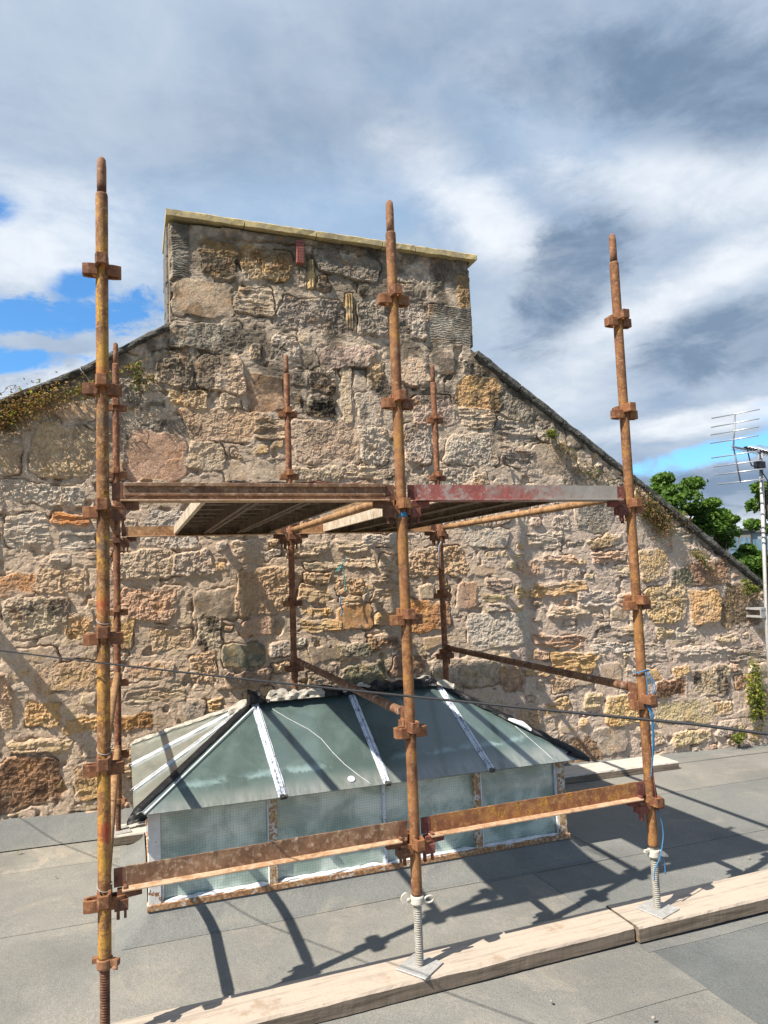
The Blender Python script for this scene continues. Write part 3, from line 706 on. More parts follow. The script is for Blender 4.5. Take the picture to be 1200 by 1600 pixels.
# the left flank of the stack: upright tooled slabs
b = MB(); rr = random.Random(4); y = 2.83
while y < 3.36:
    w = min(rr.uniform(.10, .2), 3.37 - y); z = 3.27
    while z < 4.10:
        h = min(rr.uniform(.16, .32), 4.115 - z); b.box((.402 - rr.uniform(0, .007), y + w / 2, z + h / 2), (.03, w - .008, h - .008)); z += h
    y += w
b.build('flank_stones', plain('flank_stone', (0.25, 0.23, 0.20), 0.95, 0, 0.3, 18, 0.8, 0.01), chim, 0.004)
# coping slabs on the stack
jx = [.375, 1.01, 1.63, 2.24, 2.56, 3.185]
zt = lambda x: 4.212 - (x - .4) * .0205
for a, c_ in zip(jx[:-1], jx[1:]):
    b = MB(); rr = random.Random(int(a * 100)); n = 10
    g = .004; rings = []
    for i in range(n + 1):
        x = a + g + (c_ - a - 2 * g) * i / n; jit = lambda: rr.uniform(-.003, .003); z = zt(x); th = .058
        y0 = 2.715
        rings.append([(x, y0 + jit(), z - th + jit()), (x, y0 + jit(), z - .010 + jit()), (x, y0 + .012 + jit(), z + jit()), (x, 3.44, z + jit()), (x, 3.45, z - th)])
    b.loft(rings, True, False); o = b.build('coping_slab', M['coping'], chim)
# skew copes on the slopes
def cope(p, q, name='skew_cope', th=.075, y0=2.735, y1=3.42, seed=0):
    """a dark weathered stone laid along the slope from p to q (x, z of its underside)"""
    L = math.hypot(q[0] - p[0], q[1] - p[1]); n = max(4, int(L / .035)); ux_, uz_ = (q[0] - p[0]) / L, (q[1] - p[1]) / L; nx_, nz_ = -uz_, ux_
    if nz_ < 0: nx_, nz_ = -nx_, -nz_
    rings = []
    for i in range(n + 1):
        s_ = L * i / n; x = p[0] + ux_ * s_; z = p[1] + uz_ * s_; e = lambda k: .011 * mnoise.noise(Vector((s_ * 9 + seed * 7, k * 3.1, seed))) + .006 * mnoise.noise(Vector((s_ * 30, k * 5, seed)))
        pr = [(y0 + .02, 0), (y0, .015), (y0, th * .55), (y0 + .008, th - .008), (y0 + .03, th), (y1, th), (y1, 0)]
        rings.append([(x + nx_ * (h + e(k)), y + e(k + 11), z + nz_ * (h + e(k))) for k, (y, h) in enumerate(pr)])
    b = MB(); b.loft(rings, True, False); return b.build(name, M['slate_cope'], gable)
def run(pts, seg, seed, th=.072):
    k = 0
    for (a, b_) in zip(pts[:-1], pts[1:]):
        L = math.hypot(b_[0] - a[0], b_[1] - a[1]); n = max(1, round(L / seg))
        for i in range(n):
            f = lambda t: (a[0] + (b_[0] - a[0]) * t, a[1] + (b_[1] - a[1]) * t)
            cope(f((i + .012) / n), f((i + .988) / n), th=th, seed=seed + k); k += 1
run([(3.12, 3.185), (4.93, 1.935), (6.47, .84), (7.25, .31)], .62, 3)
run([(.41, 3.225), (-.24, 2.815), (-.81, 2.53), (-2.3, 1.88)], .6, 40, .05)

# unseen plank added at the left to cast the diagonal shadow on the wall
b = MB(); b.box((-1.27, 2.42, 1.43), (.045, .80, .13)); tag(b.build('shadow_plank', M['sole_grey'], None, .003), 'unseen plank added left of the scaffold to cast a diagonal shadow on the gable wall', 'plank')
# perforated red brick built into the stack, an iron ring
o = empty('brick', (1.49, 2.765, 3.99), 0, 'red perforated brick set on end high in the chimney stack', 'brick')
b = MB(); b.box((0, 0, 0), (.068, .05, .20)); b.build('body', M['brick_red'], o, .003)
b = MB()
for i in range(3):
    for j in range(7): b.prism([(-.020 + .02 * i + .0055 * math.cos(a_ * .785), -.078 + .026 * j + .0055 * math.sin(a_ * .785)) for a_ in range(8)], 1, -.0275, -.022)
tag(b.build('perforations', M['brick_hole'], o), kind='stuff')
b = MB(); b.path([(3.37 + .035 * math.cos(a_ / 16 * 2 * math.pi), 2.72 + .012 * math.sin(a_ / 16 * 6.283), 2.19 + .04 * math.sin(a_ / 16 * 2 * math.pi)) for a_ in range(17)], .006, 8)
b.path([(3.37, 2.80, 2.235), (3.37, 2.715, 2.23)], .008, 8)
tag(b.build('iron_ring', M['iron']), 'small rusty iron ring fixed in the rubble wall', 'ring')

# ------------------------------------------------------------------ scaffold
M['rust_clamp'] = rust('rust_clamp', (0.25, 0.105, 0.045), (0.12, 0.048, 0.026), (0.35, 0.19, 0.095), (0.33, 0.17, 0.05), 0.25)
LV = 0.495; BAY = 1.27; DEP = 2.42
def v_loop(b, dx, dy, z):
    """one bent-plate pressing standing out from the tube towards (dx, dy), open above and below"""
    P = [(.016, -.026), (.050, -.025), (.074, -.018), (.074, .018), (.050, .025), (.016, .026), (.016, .014), (.046, .013), (.062, .008), (.062, -.008), (.046, -.013), (.016, -.014)]
    b.prism([(p[0] * dx - p[1] * dy, p[0] * dy + p[1] * dx) for p in P], 2, z - .0225, z + .0225)

cluster_b = MB()
for dx, dy, z in ((1, 0, 0), (-1, 0, 0), (0, 1, .028), (0, -1, .028)): v_loop(cluster_b, dx, dy, z)
def make_standard(loc, zb, m_, label, k0=0, mc='rust_clamp'):
    root = empty('scaffold_standard', loc, 0, label, 'scaffold pole', 'upright standards of the scaffold')
    b = MB(); r = .0242
    b.lathe([(zb, .020), (zb, r), (zb + .01, r)] + [(z, r) for z in np.linspace(zb + .2, 2.70, 10)] + [(2.797, r), (2.806, r - .002), (2.806, .019)], 24); b.build('tube', m_, root)
    b = MB(); b.lathe([(2.80, .0185), (2.86, .0188), (2.92, .0188), (2.952, .0165), (2.962, .010), (2.964, .004)], 20)
    b.path([(0, -.0175, 2.895), (0, -.0196, 2.895)], .005, 8); b.build('spigot', M['rust_brown'], root)
    c = None
    for k in range(k0, 6):
        if c is None: c = cluster_b.build('pressing_cluster', M[mc], root, .0015); c.location.z = k * LV
        else:
            c2 = c.copy(); COL.objects.link(c2); c2.parent = root; c2.location = (0, 0, k * LV)
    return root
posts = {}
for i, (key, m_, lab) in enumerate((('A', 'rust_yellow', 'front left scaffold pole with flaking yellow paint and a red mark, nearest the camera'), ('B', 'rust_orange', 'middle front scaffold pole, orange with rust, in front of the skylight'), ('C', 'rust_orange', 'front right scaffold pole with blue twine tied down its lower half'))):
    posts[key] = make_standard((i * BAY, 0, 0), -.20, M[m_], lab)
for i, (key, lab) in enumerate((('A2', 'rear scaffold pole by the wall just behind the yellow front pole'), ('B2', 'middle rear scaffold pole rising behind the left part of the skylight ridge'), ('C2', 'right rear scaffold pole against the wall behind the red ledger'))):
    posts[key] = make_standard((i * BAY, DEP, 0), -.30 if i == 0 else gz(i * BAY, DEP) + .080, M['rust_red'], lab)
def wire_tie(z, par, r=.0262):
    b = MB(); b.path([(r * math.cos(a_ / 14 * 6.283), r * math.sin(a_ / 14 * 6.283), z - .014 * math.cos(a_ / 14 * 6.283 + 1.2)) for a_ in range(15)], .0014, 6); b.path([(r * .9, -.018, z + .01), (r + .004, -.026, z + .016)], .002, 6)
    b.build('wire_tie', M['galv'], par)
for z in (1.06, .565, .06): wire_tie(z, posts['A'])

def thread(b, z0, z1, r=.0185, pitch=.0095):
    prof = [(z0, r - .003)]; z = z0
    while z < z1: prof += [(z + pitch * .25, r), (z + pitch * .5, r), (z + pitch * .75, r - .0026), (z + pitch, r - .0026)]; z += pitch
    b.lathe(prof, 18, smooth=False)
def make_jack(loc, zb, zt, ms, mn, mp, label, style, rz):
    root = empty('base_jack', loc, 0, label, 'base jack', 'screw jacks under the scaffold poles')
    b = MB(); thread(b, zb + .004 - loc[2], zt + .02 - loc[2]); b.build('screw', ms, root)
    b = MB(); b.box((0, 0, zb + .003 - loc[2]), (.15, .15, .006), Matrix.Rotation(rz, 3, 'Z')); b.build('base_plate', mp, root, .0015)
    b = MB(); z = zt - loc[2]
    b.lathe([(z - .032, .020), (z - .030, .028), (z - .022, .031), (z - .012, .028), (z, .030), (z + .006, .029), (z + .006, .0245)], 22)
    if style == 'ring':        # collar with one open wing to the right, one flat disc to the left
        b.path([(.027 + .022 * (1 - math.cos(a_)), -.016, z - .014 + .014 * math.sin(a_)) for a_ in [2 * math.pi * i / 16 for i in range(17)]], .0045, 8)
        b.path([(-.030, .006, z - .01), (-.046, .008, z - .008)], .008, 8); b.prism([(-.050 + .023 * math.cos(a_ * .35), z - .004 + .026 * math.sin(a_ * .35)) for a_ in range(18)], 1, .004, .011)
    elif style == 'spike':
        b.add([(.024, -.026, z - .024), (.024, .012, z - .024), (.024, .012, z + .006), (.024, -.026, z + .008), (.073, -.018, z - .038), (.073, -.006, z - .038), (.070, -.006, z - .024), (.070, -.018, z - .024)],
              [(0, 1, 2, 3), (4, 7, 6, 5), (0, 4, 5, 1), (1, 5, 6, 2), (2, 6, 7, 3), (3, 7, 4, 0)]); b.box((-.04, 0, z + .004), (.03, .014, .012))
    else:
        b.box((.036, -.018, z - .008), (.03, .024, .022), Matrix.Rotation(-.5, 3, 'Z')); b.box((-.032, .008, z), (.026, .02, .018)); b.path([(.03, -.03, z - .022), (.045, -.038, z - .024)], .006, 8)
    b.build('nut', mn, root); return root
make_jack((0, 0, -.50), -.502, -.205, M['rust_dark'], M['rust_brown'], M['galv'], 'rusty brown screw jack under the yellow front left pole', 'lug', .4)
make_jack((BAY, 0, -.50), -.502, -.21, M['jack_grey'], M['cast_white'], M['galv'], 'grey screw jack with a white ring collar under the middle front pole', 'ring', .62)
make_jack((2 * BAY, 0, -.50), -.502, -.222, M['jack_grey'], M['cast_white'], M['galv'], 'grey screw jack with a white pointed nut under the right front pole', 'spike', .30)
zz = gz(0, DEP) + .078
make_jack((0, DEP, zz), zz, -.30, M['rust_dark'], M['rust_brown'], M['galv'], 'rusty screw jack standing behind the left end of the skylight', 'lug', .2)

def end_fitting(b, x, s, z):
    """hooked end of a member that reaches the pole from side s (+1 = member lies towards +X)"""
    P = lambda a, c: (x + s * a, c)
    b.box((x + s * .055, 0, z + .083), (.044, .006, .070)); b.box((x + s * .074, -.020, z + .052), (.012, .030, .012))
    b.add([(x + s * .045, -.016, z + .006), (x + s * .045, .016, z + .006), (x + s * .045, .016, z + .040), (x + s * .045, -.016, z + .040), (x + s * .135, -.014, z + .012), (x + s * .135, .014, z + .012), (x + s * .135, .014, z + .040), (x + s * .135, -.014, z + .040)],
          [(0, 3, 2, 1), (4, 5, 6, 7), (0, 1, 5, 4), (1, 2, 6, 5), (2, 3, 7, 6), (3, 0, 4, 7)])
    b.box((x + s * .060, 0, z - .012), (.050, .052, .040))
    b.box((x + s * .048, .010, z - .052), (.012, .016, .044)); b.box((x + s * .074, -.014, z - .044), (.010, .014, .036))
def make_transom(x0, y, k, m_, label, lip=False, mfit='rust_dark', grp='angle iron transoms between the poles'):
    z = k * LV; root = empty('scaffold_transom', (x0, y, z), 0, label, 'transom', grp)
    rr = random.Random(int(x0 * 10 + y * 3 + k)); a, c = .078, BAY - .078
    b = MB(); n = 26; rings = []
    for i in range(n + 1):
        x = a + (c - a) * i / n; j = lambda: rr.uniform(-.0008, .0008)
        rings.append([(x, -.003 + j(), .048), (x, -.003 + j(), .120 + j()), (x, .003 + j(), .120 + j()), (x, .003, .048)])
    b.loft(rings, True, False); b.build('web', m_, root)
    b = MB(); b.box(((a + c) / 2 - .004, 0, .045), (c - a + .02, .090, .006)); b.build('flange', M['rust_flange'] if m_ not in (M['red_paint'],) else m_, root, .001)
    if lip: b = MB(); b.box(((a + c) / 2, -.007, .113), (c - a, .014, .016)); b.box(((a + c) / 2, -.006, .072), (c - a, .010, .012)); b.build('rib', m_, root, .002)
    for x, s in ((0, 1), (BAY, -1)): b = MB(); end_fitting(b, x, s, 0); b.build('end_fitting', M[mfit], root, .001)
    return root
make_transom(0, 0, 3, M['rust_scaly'], 'brown rusty transom across the front of the left platform', True)
make_transom(BAY, 0, 3, M['red_paint'], 'transom with worn red paint across the front of the right platform', False, 'rust_maroon')
make_transom(0, 0, 0, M['rust_scaly'], 'low scaly brown transom crossing the left half of the skylight window')
make_transom(BAY, 0, 0, M['yellow_angle'], 'low transom with yellow paint remnants on the right, near the roof', False, 'rust_maroon')
make_transom(0, DEP, 3, M['rust_tube'], 'rear transom under the wall end of the left platform')
make_transom(BAY, DEP, 3, M['rust_tube'], 'rear transom under the wall end of the right platform')

def make_ledger(x, k, m_, label):
    z = k * LV; root = empty('scaffold_ledger', (x, 0, z), 0, label, 'scaffold tube', 'tubes running from the front poles to the rear poles')
    b = MB(); zz = .070; ring = []
    rad = [(.105, .0165), (.105, .0215)] + [(y, .0215) for y in np.linspace(.3, 2.1, 9)] + [(DEP - .105, .0215), (DEP - .105, .0165)]
    b.loft([[(r * math.cos(q), y, zz + r * math.sin(q)) for q in [2 * math.pi * i / 18 for i in range(18)]] for y, r in rad]); b.build('tube', m_, root)
    for y, s in ((0, 1), (DEP, -1)):
        b = MB()
        b.box((0, y + s * .070, zz), (.010, .08, .052)); b.box((0, y + s * .060, .020), (.052, .05, .042)); b.box((.012, y + s * .052, -.030), (.012, .014, .06)); b.box((-.014, y + s * .066, -.022), (.012, .012, .045))
        b.build('end_fitting', M['rust_dark'], root, .001)
    return root
make_ledger(0, 3, M['rust_tube_dark'], 'upper tube beside the left platform, seen end on behind the yellow pole')
make_ledger(BAY, 3, M['rust_tube'], 'upper tube between the two platforms, running back from the middle pole')
make_ledger(2 * BAY, 3, M['rust_tube'], 'upper tube at the right edge of the right platform')
make_ledger(0, 1, M['rust_tube'], 'middle height tube behind the yellow pole, left of the skylight')
make_ledger(BAY, 1, M['rust_tube_dark'], 'dusty tube passing low over the middle of the skylight glass')
make_ledger(2 * BAY, 1, M['rust_tube_dark'], 'dusty dark tube sloping down to the right front pole below the platform')
make_ledger(0, 0, M['rust_tube'], 'lowest tube at roof level behind the yellow pole')

def make_board(first=False):
    root = empty('scaffold_board', (0, 0, 0)); w, y0, y1, zt_, d = .228, .008, 2.412, .063, .060
    b = MB(); b.box((w / 2, (y0 + y1) / 2, zt_ - .0015), (w - .004, y1 - y0, .003))
    for i in range(9): b.box((w / 2, y0 + .13 + i * (y1 - y0 - .26) / 8, zt_ - .012), (w - .05, .030, .016))
    b.build('deck', M['plank_steel'], root)
    for s in (0, 1):
        x = .0015 if s == 0 else w - .0015; q = 1 if s == 0 else -1
        b = MB(); b.box((x, (y0 + y1) / 2, zt_ - .031), (.003, y1 - y0, d)); b.box((x + q * .010, (y0 + y1) / 2, zt_ - d + .0005), (.020, y1 - y0 - .004, .003)); b.build('side_flange', M['plank_edge_sunlit' if first and s == 0 else 'plank_steel'], root)
    for ye in (y0 + .002, y1 - .002): b = MB(); b.box((w / 2, ye, zt_ - .028), (w - .008, .003, .05)); b.build('end_cap', M['plank_steel'], root)
    return root
b0 = make_board(True); b1 = make_board()
n_first = 0
for i, (x, lab) in enumerate(((.395, 'leftmost platform board with its pale left edge in the sun'), (.638, 'middle board of the left platform'), (.882, 'board of the left platform nearest the middle poles'),
                              (1.53, 'first board of the right platform, pale edge towards the middle pole'), (1.768, 'middle board of the right platform above the red transom'), (2.006, 'rightmost board of the right platform'))):
    r = {0: b0, 1: b1}.get(i) or copy_tree(b0 if i == 3 else b1)
    r.location = (x, 0, 3 * LV + .0565); tag(r, lab, 'scaffold board', 'steel boards of the two platforms')
def scrap(name, x0, x1, y, z, lab, seed, m_, d=.2):
    b = MB(); n = 14; rr = random.Random(seed); rings = []
    for i in range(n + 1):
        x = x0 + (x1 - x0) * i / n; w = .004 * math.sin(i * .6 + seed) + rr.uniform(-.0012, .0012) + .004
        rings.append([(x, y + rr.uniform(-.006, .006), z + w), (x, y, z + w + .005), (x, y + d, z + .006), (x, y + d, z + .001)])
    b.loft(rings, True, False); return tag(b.build(name, m_), lab, 'offcut', 'thin offcuts lying on the left platform')
scrap('felt_offcut', .50, .74, .02, 3 * LV + .1205, 'black torn felt offcut lying on the left platform', 1, M['black_plastic'])
scrap('felt_offcut', .77, 1.09, .02, 3 * LV + .1205, 'pinkish thin offcut lying on the left platform by the middle pole', 5, M['rust_maroon'])

# timber sole boards
def sole(name, x0, x1, y0, y1, zt_, th, m_, lab, seed, parent=None, skew=0.0, cat='timber board', grp='timber boards under the scaffold jacks'):
    """a sawn board with chipped arrises"""
    n = int((x1 - x0) / .018); rings = []
    for i in range(n + 1):
        x = x0 + (x1 - x0) * i / n
        e = lambda k, a=.0020: a * mnoise.noise(Vector((x * 6, k * 4.3, seed))) + a * .8 * mnoise.noise(Vector((x * 27, k * 7, seed + 3)))
        ch = max(0.0, mnoise.noise(Vector((x * 3.1, 1.5, seed + 9))) - .38) * .02       # broken corner
        g = lambda y: gz(x, y) + .006
        dy = skew * (x - x0)
        zt = zt_ if not callable(zt_) else zt_(x)
        rings.append([(x, y0 + e(1) + dy, zt - th), (x, y0 + e(2) + dy, zt - .010 - ch * .7 + e(8, .002)), (x, y0 + .007 + ch + e(3) + dy, zt + e(4, .0012)), (x, y0 + (y1 - y0) * .35 + dy, zt + e(9, .0012)),
                      (x, y0 + (y1 - y0) * .7 + dy, zt + e(10, .0012)), (x, y1 - .007 + e(5) + dy, zt + e(6, .0012)), (x, y1 + e(7) + dy, zt - .010), (x, y1 + e(7) + dy, zt - th)])
    b = MB(); b.loft(rings, True, False)
    o = b.build(name, m_, parent); return tag(o, lab, cat, grp)
sole('sole_board', -1.2, 2.328, -.088, .128, -.505, .066, M['sole'], 'bleached timber board under the yellow and middle front jacks, chipped at its right end', 1)
sole('sole_board', 2.340, 5.6, -.108, .140, -.503, .068, M['sole'], 'bleached timber board under the right front jack, running off to the right', 7, skew=-.012)
sole('sole_board', -.035, 1.90, 2.325, 2.57, lambda x: gz(x, 2.45) + .078, .062, M['sole_grey'], 'grey timber board behind the left end of the skylight', 12)
sole('sole_board', 1.93, 4.78, 2.34, 2.62, lambda x: gz(x, 2.45) + .082, .062, M['sole_grey'], 'long grey timber board lying behind the right end of the skylight', 18)

# blue twine on the right front pole and loose ends
def twine(name, pts, r, m_, lab, cat='twine', grp=None, par=None):
    b = MB(); P = [Vector(p) for p in pts]; out = []
    for i in range(len(P) - 1):
        p0, p1, p2, p3 = P[max(i - 1, 0)], P[i], P[i + 1], P[min(i + 2, len(P) - 1)]
        for s_ in range(6):
            u = s_ / 6; out.append(.5 * ((2 * p1) + (-p0 + p2) * u + (2 * p0 - 5 * p1 + 4 * p2 - p3) * u * u + (-p0 + 3 * p1 - 3 * p2 + p3) * u ** 3))
    out.append(P[-1]); b.path(out, r, 6); o = b.build(name, m_, par)
    return tag(o, lab, cat, grp) if not par else o
X3 = 2 * BAY
tw = empty('blue_twine', (X3, 0, 0), 0, 'blue twine knotted round the right front pole and hanging down to its jack', 'twine')
twine('knot', [(-.03, -.02, .655), (0, -.034, .665), (.03, -.02, .66), (.034, .005, .655), (0, .034, .66), (-.034, 0, .652), (-.03, -.022, .655)], .0035, M['blue_twine'], '', par=tw)
for k, dxx in enumerate((-.006, .004, .014)):
    twine('strand', [(dxx + .004, -.033, .655), (dxx + .03 * math.sin(k), -.045, .58), (-.004 + dxx, -.036, .50), (.006 * k, -.050, .44), (.004 + dxx * .4, -.045, .30), (-.006 + dxx, -.034, .14 + .05 * k)], .0028, M['blue_twine'], '', par=tw)
twine('strand', [(.012, -.034, -.02), (.034, -.032, -.08), (.040, -.030, -.15), (.006, -.038, -.24), (-.024, -.03, -.30), (-.03, -.028, -.35)], .003, M['blue_twine'], '', par=tw)
twine('strand', [(.006, -.038, -.23), (.034, -.03, -.27), (.038, -.03, -.33)], .003, M['blue_twine'], '', par=tw)
twine('electric_flex', [(X3 + .002, -.030, .14), (X3 + .022, -.03, .02), (X3 + .012, -.034, -.01), (X3 - .008, -.034, .30)], .003, M['rust_maroon'], 'thin brown flex wound on the right front pole below the twine', 'flex')
twine('blue_twine', [(1.80, 2.70, 1.34), (1.77, 2.69, 1.30), (1.70, 2.70, 1.22), (1.76, 2.69, 1.26), (1.775, 2.70, 1.16), (1.78, 2.70, 1.05)], .004, M['teal_twine'], 'teal twine caught on the rubble wall below the platforms', 'twine')
twine('blue_twine', [(1.74, 2.70, 1.02), (1.73, 2.69, .96), (1.75, 2.70, .90), (1.735, 2.70, .86)], .006, M['blue_twine'], 'short blue twine tuft in a joint of the rubble wall', 'twine')
b = MB(); b.lathe([(0, .0256), (.002, .027), (.02, .027), (.022, .0256)], 16, (0, 0, 0))
b.build('tape', M['blue_twine'], posts['B'], loc=(0, 0, 1.455))
b = MB(); b.path([(BAY * 2 + .02, 2.385, 1.62), (BAY * 2 + .03, 2.38, 1.5), (BAY * 2 - .03, 2.385, 1.40), (BAY * 2 - .028, 2.385, 1.22)], .006, 6)
tag(b.build('cloth_strip', plain('grey_cloth', (0.35, 0.40, 0.46), 0.9)), 'grey cloth strip tied to the right rear pole under the platform', 'cloth')

# the black cable across the foreground
A_, B_ = Vector((-.437, .492, .929)), Vector((1.251, -1.94, .875)); dirc = (B_ - A_).normalized()
pts = []
for i in range(61):
    s_ = -3.0 + 14.0 * i / 60; p = A_ + dirc * s_; p.z += .004 * (s_ - 1.4) ** 2 * (.12 if s_ > 3 else 1) - .006; pts.append(p)
pts = [p for p in pts if p.y < 2.79]
b = MB(); b.path(pts, .0032, 8); tag(b.build('black_cable', M['cable']), 'taut black cable crossing in front of the scaffold and skylight', 'cable')

# ------------------------------------------------------------------ skylight
def pane_mat(name, base, dirt, wire=False, band=None, rough=0.22, tint2=None):
    m, t, b = mat(name); v = objvec(t, False); sp = t.add('ShaderNodeSeparateXYZ'); t.l.new(v, sp.inputs[0])
    n = t.noise(v, 5, 5, 0.6, 0.5); n2 = t.noise(t.mapping(v, (1, .25, .25)), 30, 5, 0.7); n3 = t.noise(v, 160, 3, 0.7)
    c = t.mix(t.ramp(n, 0.35, 0.68), base, tint2 or tuple(x * 1.35 for x in base))
    c = t.mix(t.math('MULTIPLY', t.ramp(n3, 0.5, 0.72), 0.35), c, dirt); run_ = t.noise(t.mapping(v, (1, .12, .12), (3, 1, 1)), 46, 6, .75); c = t.mix(t.math('MULTIPLY', t.ramp(run_, .56, .74), .35), c, dirt)
    if band:      # dirt that has settled along the lower edge of the glass
        lo, hi = band
        e = t.math('ADD', sp.outputs[2], t.math('MULTIPLY', t.math('SUBTRACT', n2, 0.5), 0.045))
        c = t.mix(t.math('MULTIPLY', t.ramp(e, hi, lo), 0.75), c, t.mix(t.ramp(n2, .4, .6), dirt, (0.26, 0.26, 0.24)))
        l2 = t.math('MULTIPLY', t.ramp(e, hi + .000, hi + .012), t.ramp(e, hi + .04, hi + .012)); c = t.mix(t.math('MULTIPLY', t.math('MULTIPLY', l2, t.ramp(n, .42, .6)), 0.6), c, (0.26, 0.36, 0.36))
    if wire:
        g = 0.0150; lines = None
        for ax in (0, 2):
            f = t.math('FRACT', t.math('ADD', t.math('MULTIPLY', sp.outputs[ax], 1 / g), t.math('MULTIPLY', t.noise(v, 8, 2, .5), .25)))
            ln = t.math('LESS_THAN', f, 0.16); lines = ln if lines is None else t.math('MAXIMUM', lines, ln)
        c = t.mix(t.math('MULTIPLY', lines, 0.32), c, (0.06, 0.085, 0.08))
    t.put(b.inputs['Base Color'], c); t.put(b.inputs['Roughness'], t.ramp(n, .3, .7, rough, rough + .18)); b.inputs['Specular IOR Level'].default_value = 0.7
    b.inputs['Coat Weight'].default_value = 1.0; b.inputs['Coat Roughness'].default_value = rough * .4
    t.l.new(t.bump(t.math('ADD', t.math('MULTIPLY', t.noise(v, 4, 3, .5), 3.0), t.math('MULTIPLY', n3, .25)), 0.25, 0.006), b.inputs['Normal'])
    return m
M['glass_roof'] = pane_mat('obscured_roof_glass', (0.066, 0.098, 0.090), (0.17, 0.19, 0.175), band=(.02, .085), rough=.26)
M['glass_side'] = pane_mat('wired_window_glass', (0.24, 0.33, 0.29), (0.40, 0.47, 0.42), wire=True, rough=.18, tint2=(0.60, 0.69, 0.62))  # the paler second tint paints blurry reflections into the panes
M['glass_hip'] = pane_mat('grey_hip_glass', (0.15, 0.165, 0.14), (0.30, 0.31, 0.27), rough=.3)

sk = empty('skylight', (0, 0, 0), 0, 'hipped glass skylight with peeling white and rusty frame in the middle of the roof', 'skylight')
XL, XR, YF, YB = .175, 2.702, 1.0, 2.20; ZB = lambda x: -.488 - .012 * (x - XL); ZT = lambda x: .000 - .012 * (x - XL)
EFL, EFR, EBL, EBR = Vector((.105, .925, .020)), Vector((2.80, .925, -.022)), Vector((.085, 2.30, .085)), Vector((2.80, 2.30, -.022))
RL, RR_ = Vector((.83, 1.60, .415)), Vector((2.105, 1.60, .415))
def mixv(a, b_, f): return a + (b_ - a) * f
def pane(name, pts, m_, th=.007, par=sk, sub=1):
    pts = [Vector(p) for p in pts]; n = (pts[1] - pts[0]).cross(pts[2] - pts[0]).normalized()
    if n.z < -.01: n = -n
    b = MB(); k = len(pts); b.add([p for p in pts] + [p - n * th for p in pts], [tuple(range(k)), tuple(range(2 * k - 1, k - 1, -1))] + [(i, (i + 1) % k, k + (i + 1) % k, k + i) for i in range(k)])
    return b.build(name, m_, par)
fb = [mixv(EFL, EFR, (x - .105) / 2.695) for x in (.872, 1.475, 2.145)]; ft_ = [RL, Vector((1.47, 1.60, .415)), RR_]
pane('roof_pane', [EFL, fb[0], RL], M['glass_roof']); pane('roof_pane', [fb[0], fb[1], ft_[1], RL], M['glass_roof'])
pane('roof_pane', [fb[1], fb[2], RR_, ft_[1]], M['glass_roof']); pane('roof_pane', [fb[2], EFR, RR_], M['glass_roof'])
pane('hip_pane', [EBL, EFL, RL], M['glass_hip']); pane('hip_pane', [EFR, EBR, RR_], M['glass_roof']); pane('roof_pane', [EBR, EBL, RL, RR_], M['glass_roof'])

def lumpy(name, p0, p1, w, h, m_, seed, n=60, amp=.35, up=Vector((0, 0, 1)), par=sk, taper=0.0):
    p0, p1 = Vector(p0), Vector(p1); t_ = (p1 - p0).normalized(); s_ = t_.cross(up).normalized(); u = s_.cross(t_); rings = []; K = 9
    for i in range(n + 1):
        f = i / n; p = p0.lerp(p1, f); r = []
        e = min(1, f * n / 3, (1 - f) * n / 3); e = .25 + .75 * e; wf = (1 - taper * f)
        for k in range(K):
            a_ = math.pi * k / (K - 1); nz = 1 + amp * mnoise.noise(Vector((f * (p1 - p0).length * 16, k * .9, seed))) * 1.5
            r.append(p + s_ * (math.cos(a_) * w / 2 * nz * e * wf) + u * (math.sin(a_) * h * nz * e))
        r.append(p - s_ * w * .3 - u * .008); r.append(p + s_ * w * .3 - u * .008); rings.append(r[:K] + [r[K], r[K + 1]])
    b = MB(); b.loft(rings, True, False); return b.build(name, m_, par)
nf = (fb[0] - EFL).cross(RL - EFL).normalized(); nf = nf if nf.z > 0 else -nf
nl = (EFL - EBL).cross(RL - EBL).normalized(); nl = nl if nl.z > 0 else -nl
lumpy('hip_flashing', EFL + Vector((-.015, .012, -.004)), RL + Vector((-.01, .01, .0)), .060, .012, M['bitumen'], 1, amp=.08)
lumpy('hip_flashing', RR_, EFR + Vector((.03, -.0, -.0)), .07, .022, M['bitumen'], 2, amp=.25)
lumpy('hip_flashing', RR_, EBR, .07, .02, M['bitumen'], 3, amp=.25)
lumpy('hip_flashing', RL, EBL, .05, .02, M['cement'], 4, amp=.3)
lumpy('ridge_flashing', RL + Vector((-.02, 0, 0)), RR_ + Vector((.02, 0, 0)), .13, .042, M['bitumen'], 5, 90, .6)
lumpy('ridge_cement', RL + Vector((.07, -.035, .008)), RL + Vector((.46, -.035, .006)), .095, .042, M['cement'], 8, 50, .7)
lumpy('ridge_cement', RL + Vector((-.16, .0, -.085)), RL + Vector((-.02, .0, .008)), .07, .03, M['cement'], 9, 24, .5)
lumpy('ridge_cement', RR_ + Vector((-.03, -.03, .012)), RR_ + Vector((.10, -.075, -.030)), .075, .030, M['cement'], 10, 24, .6)
lumpy('ridge_cement', RL + Vector((.56, -.02, .016)), RL + Vector((.78, -.03, .014)), .06, .03, M['cement'], 17, 30, .9)
lumpy('ridge_cement', RR_ + Vector((-.18, .03, .02)), RR_ + Vector((-.02, .03, .022)), .07, .03, M['cement'], 15, 24, .8)
lumpy('ridge_cement', RR_ + Vector((.34, -.37, -.205)), RR_ + Vector((.45, -.47, -.27)), .03, .018, M['putty'], 11, 14, .6)
lumpy('ridge_lump', RL + Vector((-.05, -.03, .0)), RL + Vector((.06, -.03, .01)), .12, .055, M['bitumen'], 12, 20, .7)
